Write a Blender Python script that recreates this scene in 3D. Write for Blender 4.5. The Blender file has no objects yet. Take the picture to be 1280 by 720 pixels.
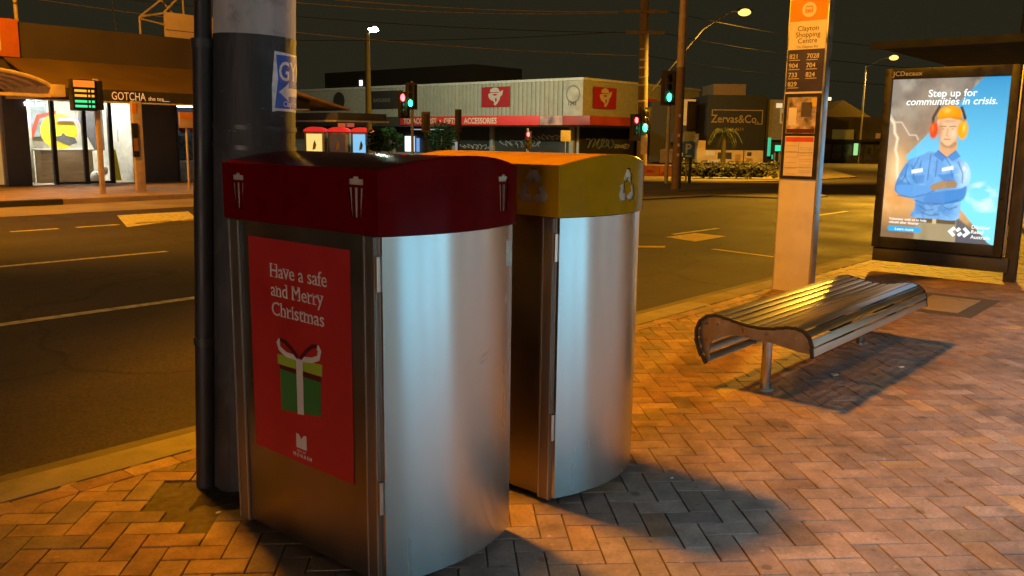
import bpy, bmesh, math, random
import numpy as np
from mathutils import Vector, Matrix
from mathutils.geometry import delaunay_2d_cdt
random.seed(7)
C = bpy.context.scene.collection
SC = bpy.context.scene
# World axes: X runs along the kerb, Y from the shops towards the road, Z up; metres.
# ------------------------------------------------------------------ camera
cam = bpy.data.cameras.new('camera'); camo = bpy.data.objects.new('camera', cam); C.objects.link(camo)
fw = Vector((0.74707156, 0.64258292, -0.1702095)); rt = Vector((0.65368954, -0.75665869, 0.01255465)); up = Vector((0.12072309, 0.12064339, 0.98532792))
camo.matrix_world = Matrix(((rt.x, up.x, -fw.x, 0), (rt.y, up.y, -fw.y, 0), (rt.z, up.z, -fw.z, 1.5), (0, 0, 0, 1)))
cam.sensor_width = 36; cam.lens = 36*1085/1280; cam.clip_start = .05; cam.clip_end = 3000
SC.camera = camo
# ------------------------------------------------------------------ night sky and exposure
w = bpy.data.worlds.new('World'); SC.world = w; w.use_nodes = True
nt = w.node_tree; bg = nt.nodes['Background']
sky = nt.nodes.new('ShaderNodeTexSky'); sky.sky_type = 'NISHITA'; sky.sun_disc = False
sky.sun_elevation = math.radians(-6); sky.sun_rotation = math.radians(200)
mx = nt.nodes.new('ShaderNodeMix'); mx.data_type = 'RGBA'; mx.inputs[0].default_value = .985
nt.links.new(sky.outputs[0], mx.inputs[6]); mx.inputs[7].default_value = (.0255, .0232, .0118, 1)   # town glow on a clear night
nt.links.new(mx.outputs[2], bg.inputs[0]); bg.inputs[1].default_value = .75
SC.view_settings.view_transform = 'Standard'; SC.view_settings.look = 'None'
SC.view_settings.exposure = 0; SC.view_settings.gamma = 1; SC.view_settings.use_curve_mapping = False
try:
    SC.cycles.use_denoising = True; SC.cycles.denoiser = 'OPENIMAGEDENOISE'
    SC.cycles.sample_clamp_indirect = 4; SC.cycles.max_bounces = 6; SC.cycles.use_light_tree = True
except Exception: pass
SODIUM = (1.0, .365, .003); SODIUM2 = (1.0, .47, .03)
VL = 135                                                         # unseen lamps added under the verandah
LP = dict(B=5100, A=37000, C=6400, D=13500, E=6500, F=9000)     # lamp powers
# ------------------------------------------------------------------ helpers
OFF = {}
def thing(name, label, cat, loc=(0, 0, 0), group=None):
    o = bpy.data.objects.new(name, None); o.empty_display_size = .2; C.objects.link(o); o.location = loc
    o['label'] = label; o['category'] = cat
    if group: o['group'] = group
    OFF[o.name] = Vector(loc); return o
def tag(o, label, cat, group=None):
    o['label'] = label; o['category'] = cat
    if group: o['group'] = group
    return o
def structure(o): o['kind'] = 'structure'; return o
def link_mesh(name, me, material, parent=None, smooth=35):
    o = bpy.data.objects.new(name, me); C.objects.link(o)
    if material: me.materials.append(material)
    if parent is not None:
        off = OFF[parent.name]; me.transform(Matrix.Translation(-off)); o.parent = parent; OFF[o.name] = off
    else: OFF[o.name] = Vector((0, 0, 0))
    if smooth:
        for p in me.polygons: p.use_smooth = True
        me.set_sharp_from_angle(angle=math.radians(smooth))
    return o
class MB:
    def __init__(s, frame=None): s.bm = bmesh.new(); s.fr = frame
    def P(s, v):
        if s.fr is None: return Vector(v)
        o, ex, ey = s.fr; return Vector(o) + Vector(ex)*v[0] + Vector(ey)*v[1] + Vector((0, 0, v[2]))
    def face(s, vs): return s.bm.faces.new([s.bm.verts.new(s.P(v)) for v in vs])
    def loft(s, a, b):
        va = [s.bm.verts.new(s.P(v)) for v in a]; vb = [s.bm.verts.new(s.P(v)) for v in b]; n = len(a)
        s.bm.faces.new(va[::-1]); s.bm.faces.new(vb)
        for i in range(n): s.bm.faces.new((va[i], va[(i+1) % n], vb[(i+1) % n], vb[i]))
        return s
    def box(s, x0, x1, y0, y1, z0, z1):
        return s.loft([(x0, y0, z0), (x1, y0, z0), (x1, y1, z0), (x0, y1, z0)], [(x0, y0, z1), (x1, y0, z1), (x1, y1, z1), (x0, y1, z1)])
    def prism(s, pts, axis, a, b):
        f = {'x': lambda p, t: (t, p[0], p[1]), 'y': lambda p, t: (p[0], t, p[1]), 'z': lambda p, t: (p[0], p[1], t)}[axis]
        return s.loft([f(p, a) for p in pts], [f(p, b) for p in pts])
    def cyl(s, p0, p1, r0, r1=None, n=16):
        r1 = r0 if r1 is None else r1; p0 = Vector(p0); p1 = Vector(p1); d = (p1-p0).normalized()
        q = d.orthogonal().normalized(); t = d.cross(q)
        ring = lambda p, r: [p + (q*math.cos(2*math.pi*i/n) + t*math.sin(2*math.pi*i/n))*r for i in range(n)]
        return s.loft(ring(p0, r0), ring(p1, r1))
    def tube(s, pts, r, n=6):
        pts = [Vector(p) for p in pts]; prev = None
        for i, p in enumerate(pts):
            d = (pts[min(i+1, len(pts)-1)] - pts[max(i-1, 0)]).normalized()
            q = d.cross(Vector((.13, .07, 1))).normalized(); t = d.cross(q)
            ring = [s.bm.verts.new(s.P(p + (q*math.cos(2*math.pi*k/n) + t*math.sin(2*math.pi*k/n))*r)) for k in range(n)]
            if prev:
                for k in range(n): s.bm.faces.new((prev[k], prev[(k+1) % n], ring[(k+1) % n], ring[k]))
            else: s.bm.faces.new(ring[::-1])
            prev = ring
        s.bm.faces.new(prev); return s
    def ball(s, c, r, sc=(1, 1, 1), u=12, v=8):
        m = Matrix.Translation(s.P(c)) @ Matrix.Diagonal((r*sc[0], r*sc[1], r*sc[2], 1))
        bmesh.ops.create_uvsphere(s.bm, u_segments=u, v_segments=v, radius=1, matrix=m); return s
    def build(s, name, material, parent=None, bevel=0, smooth=35, seg=2):
        bmesh.ops.recalc_face_normals(s.bm, faces=s.bm.faces)
        if bevel:
            es = [e for e in s.bm.edges if len(e.link_faces) == 2 and e.calc_face_angle(0) > math.radians(30)]
            bmesh.ops.bevel(s.bm, geom=es, offset=bevel, segments=seg, affect='EDGES', profile=.6, clamp_overlap=True)
        me = bpy.data.meshes.new(name); s.bm.to_mesh(me); s.bm.free()
        return link_mesh(name, me, material, parent, smooth)
def sheet(name, pts, material, parent=None):      # flat polygon as a thin plate facing its winding
    m = MB(); m.face(pts); me = bpy.data.meshes.new(name); m.bm.to_mesh(me); m.bm.free(); return link_mesh(name, me, material, parent, 0)
def curve_mesh(polys, ext=0):                      # 2-D outline with holes -> Mesh in its own xy plane
    cu = bpy.data.curves.new('outline', 'CURVE'); cu.dimensions = '2D'; cu.fill_mode = 'BOTH'; cu.extrude = ext
    for p in polys:
        sp = cu.splines.new('POLY'); sp.points.add(len(p)-1); sp.use_cyclic_u = True
        for q, v in zip(sp.points, p): q.co = (v[0], v[1], 0, 1)
    o = bpy.data.objects.new('outline', cu); C.objects.link(o)
    me = bpy.data.meshes.new_from_object(o.evaluated_get(bpy.context.evaluated_depsgraph_get()))
    bpy.data.objects.remove(o); bpy.data.curves.remove(cu); return me
def cdt_mesh(polys, th):                          # outline with holes -> thin solid panel
    co = []; ed = []
    for p in polys:
        b = len(co); co += [Vector((v[0], v[1])) for v in p]; ed += [(b+i, b+(i+1) % len(p)) for i in range(len(p))]
    v, e_, f, *_ = delaunay_2d_cdt(co, ed, [], 1, 1e-6)
    bm = bmesh.new(); bv = [bm.verts.new((q[0], q[1], th/2)) for q in v]
    def inside(x, y):
        k = False
        for p in polys:
            for (x1, y1), (x2, y2) in zip(p, list(p[1:])+[p[0]]):
                if (y1 > y) != (y2 > y) and x < (x2-x1)*(y-y1)/(y2-y1)+x1: k = not k
        return k
    for q in f:
        if inside(sum(v[i][0] for i in q)/len(q), sum(v[i][1] for i in q)/len(q)): bm.faces.new([bv[i] for i in q])
    r = bmesh.ops.extrude_face_region(bm, geom=bm.faces[:])
    for g in r['geom']:
        if isinstance(g, bmesh.types.BMVert): g.co.z -= th
    bmesh.ops.recalc_face_normals(bm, faces=bm.faces)
    me = bpy.data.meshes.new('panel'); bm.to_mesh(me); bm.free(); return me
def basis(org, xd, yd):
    x = Vector(xd).normalized(); y = Vector(yd).normalized(); z = x.cross(y)
    return Matrix(((x.x, y.x, z.x, org[0]), (x.y, y.y, z.y, org[1]), (x.z, y.z, z.z, org[2]), (0, 0, 0, 1)))
def text_mesh(body, size, bold=0, xs=1, ext=.0008, shear=0, align='LEFT', sp=1, serif=0):
    cu = bpy.data.curves.new('text', 'FONT'); cu.body = body; cu.size = size; cu.offset = bold*size; cu.extrude = ext; cu.shear = shear
    cu.align_x = align; cu.space_character = sp; cu.resolution_u = 3
    o = bpy.data.objects.new('text', cu); C.objects.link(o)
    me = bpy.data.meshes.new_from_object(o.evaluated_get(bpy.context.evaluated_depsgraph_get()))
    bpy.data.objects.remove(o); bpy.data.curves.remove(cu)
    me.transform(Matrix.Diagonal((xs, 1, 1, 1)))
    return me
def text(name, body, size, org, xd, material, parent, yd=(0, 0, 1), bend=None, **k):
    me = text_mesh(body, size, **k)
    me.transform(basis(org, xd, yd))
    o = link_mesh(name, me, material, parent, 0); return o
def flat(name, polys, org, xd, material, parent, yd=(0, 0, 1), ext=.0008):
    me = curve_mesh(polys, ext); me.transform(basis(org, xd, yd)); return link_mesh(name, me, material, parent, 0)
# ------------------------------------------------------------------ materials
MC = {}; ROTA = .25
def mat(name, col=(.5, .5, .5), rough=.5, metal=0, var=.18, scale=6, bump=0, bscale=None, rvar=.12, aniso=0, coat=0, emit=None, es=0, stretch=None, spec=.5, dirt=None, streak=0):
    if name in MC: return MC[name]
    m = bpy.data.materials.new(name); m.use_nodes = True; n = m.node_tree.nodes; l = m.node_tree.links; b = n['Principled BSDF']
    tc = n.new('ShaderNodeTexCoord'); mp = n.new('ShaderNodeMapping'); l.new(tc.outputs['Object'], mp.inputs[0])
    if stretch: mp.inputs['Scale'].default_value = stretch
    nz = n.new('ShaderNodeTexNoise'); nz.inputs['Scale'].default_value = scale; nz.inputs['Detail'].default_value = 6; l.new(mp.outputs[0], nz.inputs[0])
    mr = n.new('ShaderNodeMapRange'); mr.inputs[1].default_value = .3; mr.inputs[2].default_value = .7; mr.inputs[3].default_value = 1-var; mr.inputs[4].default_value = 1+var
    l.new(nz.outputs[0], mr.inputs[0])
    mul = n.new('ShaderNodeMix'); mul.data_type = 'RGBA'; mul.blend_type = 'MULTIPLY'; mul.inputs[0].default_value = 1
    mul.inputs[6].default_value = (*col, 1); l.new(mr.outputs[0], mul.inputs[7])
    out = mul.outputs[2]
    if dirt:
        n2 = n.new('ShaderNodeTexNoise'); n2.inputs['Scale'].default_value = dirt[1]; n2.inputs['Detail'].default_value = 8; n2.inputs['Roughness'].default_value = .65; l.new(tc.outputs['Object'], n2.inputs[0])
        r2 = n.new('ShaderNodeMapRange'); r2.inputs[1].default_value = .5; r2.inputs[2].default_value = .75; r2.inputs[3].default_value = 0; r2.inputs[4].default_value = dirt[2]; l.new(n2.outputs[0], r2.inputs[0])
        m2 = n.new('ShaderNodeMix'); m2.data_type = 'RGBA'; l.new(r2.outputs[0], m2.inputs[0]); l.new(out, m2.inputs[6]); m2.inputs[7].default_value = (*dirt[0], 1); out = m2.outputs[2]
    l.new(out, b.inputs['Base Color'])
    mr2 = n.new('ShaderNodeMapRange'); mr2.inputs[3].default_value = max(.02, rough-rvar); mr2.inputs[4].default_value = min(1, rough+rvar); mr2.inputs[1].default_value = .3; mr2.inputs[2].default_value = .7
    l.new(nz.outputs[0], mr2.inputs[0]); l.new(mr2.outputs[0], b.inputs['Roughness'])
    b.inputs['Metallic'].default_value = metal; b.inputs['Specular IOR Level'].default_value = spec
    if aniso:
        b.inputs['Anisotropic'].default_value = aniso; b.inputs['Anisotropic Rotation'].default_value = ROTA
        tg = n.new('ShaderNodeTangent'); tg.direction_type = 'RADIAL'; tg.axis = 'Z'; l.new(tg.outputs[0], b.inputs['Tangent'])
    if coat: b.inputs['Coat Weight'].default_value = coat; b.inputs['Coat Roughness'].default_value = .12
    if bump:
        nb = n.new('ShaderNodeTexNoise'); nb.inputs['Scale'].default_value = bscale or scale*6; nb.inputs['Detail'].default_value = 5; l.new(mp.outputs[0], nb.inputs[0])
        bp = n.new('ShaderNodeBump'); bp.inputs['Strength'].default_value = bump; bp.inputs['Distance'].default_value = .01; l.new(nb.outputs[0], bp.inputs['Height']); l.new(bp.outputs[0], b.inputs['Normal'])
    if emit:
        b.inputs['Emission Color'].default_value = (*emit, 1); b.inputs['Emission Strength'].default_value = es
    MC[name] = m; return m
def attr_mat(name, rough=.8, emit=0, mult=1, grime=None, bump=0):
    if name in MC: return MC[name]
    m = bpy.data.materials.new(name); m.use_nodes = True; n = m.node_tree.nodes; l = m.node_tree.links; b = n['Principled BSDF']
    at = n.new('ShaderNodeAttribute'); at.attribute_name = 'tint'; out = at.outputs[0]
    if grime:
        tc = n.new('ShaderNodeTexCoord')
        for sc_, lo, hi, a0, a1 in grime:
            nz = n.new('ShaderNodeTexNoise'); nz.inputs['Scale'].default_value = sc_; nz.inputs['Detail'].default_value = 7; nz.inputs['Roughness'].default_value = .6; l.new(tc.outputs['Object'], nz.inputs[0])
            mr = n.new('ShaderNodeMapRange'); mr.inputs[1].default_value = lo; mr.inputs[2].default_value = hi; mr.inputs[3].default_value = a0; mr.inputs[4].default_value = a1; l.new(nz.outputs[0], mr.inputs[0])
            mu = n.new('ShaderNodeMix'); mu.data_type = 'RGBA'; mu.blend_type = 'MULTIPLY'; mu.inputs[0].default_value = 1; l.new(out, mu.inputs[6]); l.new(mr.outputs[0], mu.inputs[7]); out = mu.outputs[2]
        if bump:
            bp = n.new('ShaderNodeBump'); bp.inputs['Strength'].default_value = bump; bp.inputs['Distance'].default_value = .004; l.new(nz.outputs[0], bp.inputs['Height']); l.new(bp.outputs[0], b.inputs['Normal'])
    if emit:
        l.new(out, b.inputs['Emission Color']); b.inputs['Emission Strength'].default_value = emit; b.inputs['Base Color'].default_value = (.02, .02, .02, 1)
    else: l.new(out, b.inputs['Base Color'])
    b.inputs['Roughness'].default_value = rough; MC[name] = m; return m
def add_road_wear(m):
    n = m.node_tree.nodes; l = m.node_tree.links; b = n['Principled BSDF']; tc = n.new('ShaderNodeTexCoord'); out = b.inputs['Base Color'].links[0].from_socket
    def mul(out, fac):
        x = n.new('ShaderNodeMix'); x.data_type = 'RGBA'; x.blend_type = 'MULTIPLY'; x.inputs[0].default_value = 1; l.new(out, x.inputs[6]); l.new(fac, x.inputs[7]); return x.outputs[2]
    def rng(src, lo, hi, a, b_):
        r = n.new('ShaderNodeMapRange'); r.inputs[1].default_value = lo; r.inputs[2].default_value = hi; r.inputs[3].default_value = a; r.inputs[4].default_value = b_; l.new(src, r.inputs[0]); return r.outputs[0]
    wv = n.new('ShaderNodeTexNoise'); wv.inputs['Scale'].default_value = 1.3; wv.inputs['Detail'].default_value = 4; l.new(tc.outputs['Object'], wv.inputs[0])
    dx = n.new('ShaderNodeMix'); dx.data_type = 'RGBA'; dx.inputs[0].default_value = .35; l.new(tc.outputs['Object'], dx.inputs[6]); l.new(wv.outputs[1], dx.inputs[7])
    vo = n.new('ShaderNodeTexVoronoi'); vo.feature = 'DISTANCE_TO_EDGE'; vo.inputs['Scale'].default_value = .42; l.new(dx.outputs[2], vo.inputs[0]); out = mul(out, rng(vo.outputs[0], 0, .010, .42, 1))
    ag = n.new('ShaderNodeTexVoronoi'); ag.inputs['Scale'].default_value = 75; l.new(tc.outputs['Object'], ag.inputs[0]); out = mul(out, rng(ag.outputs[1], .1, .9, .55, 1.55))
    mp = n.new('ShaderNodeMapping'); mp.inputs['Scale'].default_value = (.05, 1.1, 1); l.new(tc.outputs['Object'], mp.inputs[0]); tr = n.new('ShaderNodeTexNoise'); tr.inputs['Scale'].default_value = 1; tr.inputs['Detail'].default_value = 3; l.new(mp.outputs[0], tr.inputs[0]); out = mul(out, rng(tr.outputs[0], .35, .65, .78, 1.2))
    l.new(out, b.inputs['Base Color'])
def add_gum(m):
    n = m.node_tree.nodes; l = m.node_tree.links; b = n['Principled BSDF']; tc = n.new('ShaderNodeTexCoord'); out = b.inputs['Base Color'].links[0].from_socket
    for sc_, rad, k in ((1.3, .030, .55), (3.7, .045, .72), (2.9, .030, 1.4)):
        vo = n.new('ShaderNodeTexVoronoi'); vo.inputs['Scale'].default_value = sc_; vo.voronoi_dimensions = '2D'; l.new(tc.outputs['Object'], vo.inputs[0])
        r = n.new('ShaderNodeMapRange'); r.inputs[1].default_value = rad*.7; r.inputs[2].default_value = rad; r.inputs[3].default_value = k; r.inputs[4].default_value = 1; l.new(vo.outputs[0], r.inputs[0])
        x = n.new('ShaderNodeMix'); x.data_type = 'RGBA'; x.blend_type = 'MULTIPLY'; x.inputs[0].default_value = 1; l.new(out, x.inputs[6]); l.new(r.outputs[0], x.inputs[7]); out = x.outputs[2]
    l.new(out, b.inputs['Base Color'])
def glow(name, col, s): return mat(name, (.02, .02, .02), .4, emit=col, es=s, var=.05)
def glass_mat():
    m = bpy.data.materials.new('clear_glass'); m.use_nodes = True; n = m.node_tree.nodes; l = m.node_tree.links
    n.remove(n['Principled BSDF']); t = n.new('ShaderNodeBsdfTransparent'); g = n.new('ShaderNodeBsdfGlossy'); g.inputs['Roughness'].default_value = .03
    f = n.new('ShaderNodeFresnel'); f.inputs[0].default_value = 1.45; x = n.new('ShaderNodeMixShader'); t.inputs[0].default_value = (.93, .95, .94, 1)
    l.new(f.outputs[0], x.inputs[0]); l.new(t.outputs[0], x.inputs[1]); l.new(g.outputs[0], x.inputs[2]); l.new(x.outputs[0], n['Material Output'].inputs[0]); return m
GLASS = glass_mat()
STEEL = mat('brushed_steel', (.60, .63, .66), .27, 1, var=.02, scale=5, rvar=.004, aniso=.85, stretch=(3, 3, .35))
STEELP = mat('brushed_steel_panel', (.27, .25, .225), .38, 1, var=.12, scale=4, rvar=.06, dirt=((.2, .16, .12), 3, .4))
ALU = mat('aluminium_trim', (.62, .60, .58), .42, 1, var=.05, scale=20, rvar=.03)
POSTM = mat('corner_post_metal', (.30, .27, .24), .5, 1, var=.06, scale=6, rvar=.03)
DARKGAP = mat('dark_cavity', (.012, .012, .012), .7, var=.2)
REDP = mat('red_gloss_paint', (.12, .0015, .003), .17, spec=.02, var=.12, rvar=.04, scale=9, dirt=((.06, .003, .004), 14, .4))
YELP = mat('yellow_gloss_paint', (.40, .215, .002), .17, spec=.02, var=.1, rvar=.04, scale=9, dirt=((.25, .12, .01), 14, .3))
POSTR = mat('red_poster_print', (.42, .014, .014), .55, var=.08, scale=5)
WHITEP = mat('white_print', (.62, .58, .55), .6, var=.08)
GREENP = mat('green_print', (.035, .17, .035), .6, var=.08)
LIMEP = mat('lime_print', (.30, .42, .03), .6, var=.08)
DKRED = mat('dark_red_print', (.07, .004, .004), .6, var=.1)
BLACKM = mat('black_powdercoat', (.018, .018, .018), .38, var=.2, scale=12, bump=.05)
DARKM = mat('dark_grey_metal', (.05, .05, .05), .45, .3, var=.2)
GREYM = mat('galvanised_grey', (.32, .32, .31), .5, .6, var=.2, scale=14)
CONC = mat('weathered_concrete', (.30, .285, .25), .85, var=.3, scale=9, bump=.35, bscale=60, dirt=((.10, .09, .075), 4, .7))
# ================================================================== SETTING
# pavers: herringbone at 45 degrees to the kerb, every brick its own little block
def paver_mesh():
    W = .106; vs = []; fs = []; cols = []
    base = [(.310, .195, .120), (.275, .168, .105), (.340, .220, .135), (.260, .150, .098), (.225, .160, .120)]
    red = [(.260, .180, .152), (.235, .160, .134), (.280, .195, .165), (.270, .198, .172), (.215, .152, .136)]
    c45 = math.sqrt(.5)
    def brick(cx, cy, ux, uy, hl, hw):
        if not (-3.05 < cy < 3.75 and -3 < cx < 30): return
        if abs(cx-1.93) < .30 and 2.97 < cy < 3.40: return       # bare earth round the pole
        if 8.34 < cx < 9.30 and 1.90 < cy < 2.44: return         # utility pit
        far = cx > 14; ext = abs(ux)*hl+abs(uy)*hw; exy = abs(uy)*hl+abs(ux)*hw
        if cy < 3.64 and cy+exy > 3.640:                          # cut bricks against the header course
            g = .0035; q = [(cx+ux*sx*(hl-g)-uy*sy*(hw-g), cy+uy*sx*(hl-g)+ux*sy*(hw-g)) for sx, sy in ((-1, -1), (1, -1), (1, 1), (-1, 1))]; o_ = []
            for (xa, ya), (xb, yb) in zip(q, q[1:]+q[:1]):
                if ya <= 3.636: o_.append((xa, ya))
                if (ya <= 3.636) != (yb <= 3.636): t_ = (3.636-ya)/(yb-ya); o_.append((xa+(xb-xa)*t_, 3.636))
            if len(o_) < 3: return
            col = random.choice(base); k = random.uniform(.8, 1.1); i0 = len(vs); n_ = len(o_)
            for z_ in (-.012, -.0008):
                for x_, y_ in o_: vs.append((x_, y_, z_)); cols.append((col[0]*k, col[1]*k, col[2]*k, 1))
            for q_ in range(n_): fs.append((i0+q_, i0+(q_+1) % n_, i0+n_+(q_+1) % n_, i0+n_+q_))
            fs.append(tuple(range(i0+n_, i0+2*n_))); return
        jit = lambda s: random.uniform(-s, s)
        dz = jit(.0016); tx = jit(.006); ty = jit(.009); g = .0021; ch = .0022
        col = random.choice(base if (cy > 2.22 or random.random() < .12) else red); k = random.uniform(.85, 1.12)
        i0 = len(vs); a = jit(.008); vx, vy = -uy, ux
        ux, uy = ux*math.cos(a)+vx*math.sin(a), uy*math.cos(a)+vy*math.sin(a); vx, vy = -uy, ux
        for (l, wd, z) in ((hl-g, hw-g, -.012), (hl-g, hw-g, -.0035), (hl-g-ch, hw-g-ch, 0)):
            for sx, sy in ((-1, -1), (1, -1), (1, 1), (-1, 1)):
                x = sx*l; y = sy*wd
                vs.append((cx+ux*x+vx*y, cy+uy*x+vy*y, z+dz+tx*x+ty*y)); cols.append((col[0]*k, col[1]*k, col[2]*k, 1))
        rngs = (0, 4) if not far else (4,)
        for b in rngs:
            for q in range(4): fs.append((i0+b+q, i0+b+(q+1) % 4, i0+b+4+(q+1) % 4, i0+b+4+q))
        fs.append((i0+8, i0+9, i0+10, i0+11))
    R = 205
    for i in range(-R, R+60):
        for j in range(-R, R):
            k = (i-j) % 4
            if k == 0: lx, ly, h = (i+1)*W, (j+.5)*W, 1
            elif k == 3: lx, ly, h = (i+.5)*W, (j+1)*W, 0
            else: continue
            x = 1 + (lx-ly)*c45; y = .5 + (lx+ly)*c45
            d = (c45, c45) if h else (-c45, c45)
            if y > 3.72: continue
            brick(x, y, d[0], d[1], W, W/2)
    x = -3.
    while x < 30:                                               # header course along the kerb
        brick(x+.117, 3.6995, 1, 0, .117, .0585); x += .234
    me = bpy.data.meshes.new('footpath_pavers'); me.from_pydata(vs, [], fs)
    at = me.color_attributes.new('tint', 'FLOAT_COLOR', 'POINT'); at.data.foreach_set('color', np.array(cols, dtype=np.float32).ravel())
    return me
PAV = attr_mat('brick_pavers', .72, grime=[(1.1, .3, .7, .70, 1.15), (2.7, .52, .66, 1.0, .62), (9, .35, .75, 1.15, .62), (70, .3, .7, .78, 1.14)], bump=.5)
add_gum(PAV)
structure(link_mesh('footpath', paver_mesh(), PAV, None, 0))
structure(MB().box(-60, 130, -3.2, 3.78, -.5, -.011).build('footpath_bed', mat('paver_joint_sand', (.095, .075, .055), .95, var=.35, scale=30, bump=.3), None, 0, 0))
kb = MB()
x = -12.
while x < 120:                                                   # kerbstones with joints
    kb.prism([(3.765, -.3), (4.03, -.3), (4.03, -.03), (4.0, .0), (3.765, .004)], 'x', x+.004, x+2.4); x += 2.404
structure(kb.build('kerb', mat('kerb_concrete', (.22, .19, .14), .88, var=.3, scale=5, bump=.4, bscale=70, dirt=((.07, .055, .035), 2.5, .8)), None, .012))
structure(MB().box(-60, 150, 4.035, 4.42, -.4, -.126).build('gutter', mat('gutter_concrete', (.13, .11, .085), .9, var=.3, scale=4, bump=.4, dirt=((.05, .04, .03), 3, .8)), None, 0, 0))
ASPH = mat('asphalt', (.034, .0245, .028), .82, var=.32, scale=.8, bump=.7, bscale=160, rvar=.1, dirt=((.022, .017, .017), .35, .75))
add_road_wear(ASPH)
rg = MB(); rg.face([(-700, 4, -.13), (900, 4, -.13), (900, 900, -.13), (-700, 900, -.13)]); structure(rg.build('road', ASPH, None, 0, 0))
g2 = MB(); g2.face([(-700, -700, -.16), (900, -700, -.16), (900, 4.1, -.16), (-700, 4.1, -.16)]); structure(g2.build('ground', mat('dark_ground', (.06, .055, .05), .9), None, 0, 0))
PAINT = mat('road_paint_white', (.55, .52, .45), .7, var=.35, scale=14, dirt=((.08, .07, .06), 9, .85))
PAINTY = mat('road_paint_yellow', (.62, .42, .05), .7, var=.3, scale=14, dirt=((.09, .07, .04), 7, .8))
def strip(name, pts, m):
    s = MB(); s.face([(p[0], p[1], -.126) for p in pts]); return structure(s.build(name, m, None, 0, 0))
strip('lane_line', [(-8, 7.99), (4.55, 7.97), (4.55, 8.10), (-8, 8.12)], PAINT)
strip('lane_line', [(-6, 11.6), (6.0, 11.5), (6.0, 11.62), (-6, 11.75)], PAINT)
strip('lane_line', [(17.2, 7.52), (21.0, 7.45), (21.0, 7.57), (17.2, 7.64)], PAINT)
strip('lane_line', [(13.3, 7.70), (14.9, 7.66), (14.9, 7.76), (13.3, 7.80)], PAINT)
for k in range(4): strip('lane_line', [(25+k*7, 7.5), (28.5+k*7, 7.5), (28.5+k*7, 7.62), (25+k*7, 7.62)], PAINT)
for k in range(7): strip('median_line', [(1.2+k*1.05, 15.5), (1.95+k*1.05, 15.5), (1.95+k*1.05, 15.64), (1.2+k*1.05, 15.64)], PAINT)
strip('median_line', [(8.4, 15.5), (11.5, 15.45), (11.5, 15.57), (8.4, 15.6)], PAINT)
strip('median_chevron', [(7.1, 15.05), (8.85, 15.8), (9.5, 17.3), (8.0, 17.35)], PAINT)
strip('yellow_box_marking', [(12.85, 7.62), (12.62, 6.93), (13.75, 6.95), (13.80, 7.58)], PAINTY)
strip('yellow_line', [(11.9, 6.28), (11.72, 5.15), (11.80, 5.10), (11.99, 6.22)], PAINTY)
strip('yellow_line', [(11.05, 7.40), (11.55, 6.86), (11.75, 6.96), (11.2, 7.52)], PAINTY)
VCON = mat('pool_and_path_concrete', (.15, .122, .085), .85, var=.3, scale=1.5, bump=.3, dirt=((.10, .085, .06), .9, .7))
structure(MB().prism([(19.8, 12.95), (23.4, 12.35), (24.1, 10.5), (26.0, 9.9), (33.5, 14.6), (31, 16.5), (27.2, 17.7)], 'z', -.4, -.09).build('lamp_pool_slab', VCON, None, .03))  # paler raised slab standing in for the street lamp's pool of light
structure(MB().prism([(27.5, 17.9), (34.5, 14.9), (41.5, 14.5), (60, 24), (38, 40)], 'z', -.4, -.08).build('corner_footpath', VCON, None, .03))
structure(MB().prism([(30, 34), (36, 28.5), (47, 32), (80, 34), (80, 60), (28, 60)], 'z', -.4, -.03).build('crossing_footpath', VCON, None, .03))
structure(MB().box(-40, 19.5, 20.7, 45, -.5, 0).build('opposite_footpath', mat('far_paving', (.33, .24, .16), .8, var=.25, scale=2, dirt=((.16, .11, .07), 1.2, .6)), None, .02))
structure(MB().box(-40, 18.5, 18.3, 20.69, -.5, -.118).build('bus_bay', mat('bay_concrete', (.25, .20, .13), .85, var=.25, scale=1.2, dirt=((.10, .08, .05), .8, .7)), None, 0, 0))
structure(MB().box(-40, 8.3, 20.60, 20.85, -.4, .012).build('opposite_kerb', mat('tarred_kerb', (.03, .027, .022), .8), None, .015))
# earth round the pole
e = MB()
rng = random.Random(3); EG = 16
pts = {}
for i in range(EG+1):
    for j in range(EG+1):
        pts[i, j] = e.bm.verts.new((1.60+i*.88/EG, 2.90+j*.74/EG, -.024+rng.uniform(0, .016) + .034*math.exp(-((i-7)**2+(j-6)**2)/7)))
for i in range(EG):
    for j in range(EG): e.bm.faces.new((pts[i, j], pts[i+1, j], pts[i+1, j+1], pts[i, j+1]))
structure(e.build('bare_earth', mat('soil', (.030, .022, .014), .95, var=.5, scale=25, bump=.8, bscale=90), None, 0, 60))
# utility pit lid in the footpath
pt = thing('pit_lid', 'square concrete pit lid set in the brick footpath near the bus shelter', 'pit lid', (8.82, 2.17, 0))
MB().box(8.25, 9.39, 1.81, 2.53, -.03, .002).build('surround', mat('pit_frame', (.07, .06, .05), .8), pt)
MB().box(8.40, 9.24, 1.95, 2.39, -.02, .006).build('lid', mat('pit_concrete', (.27, .22, .16), .85, bump=.3, dirt=((.12, .1, .07), 5, .6)), pt, .004)
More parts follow.
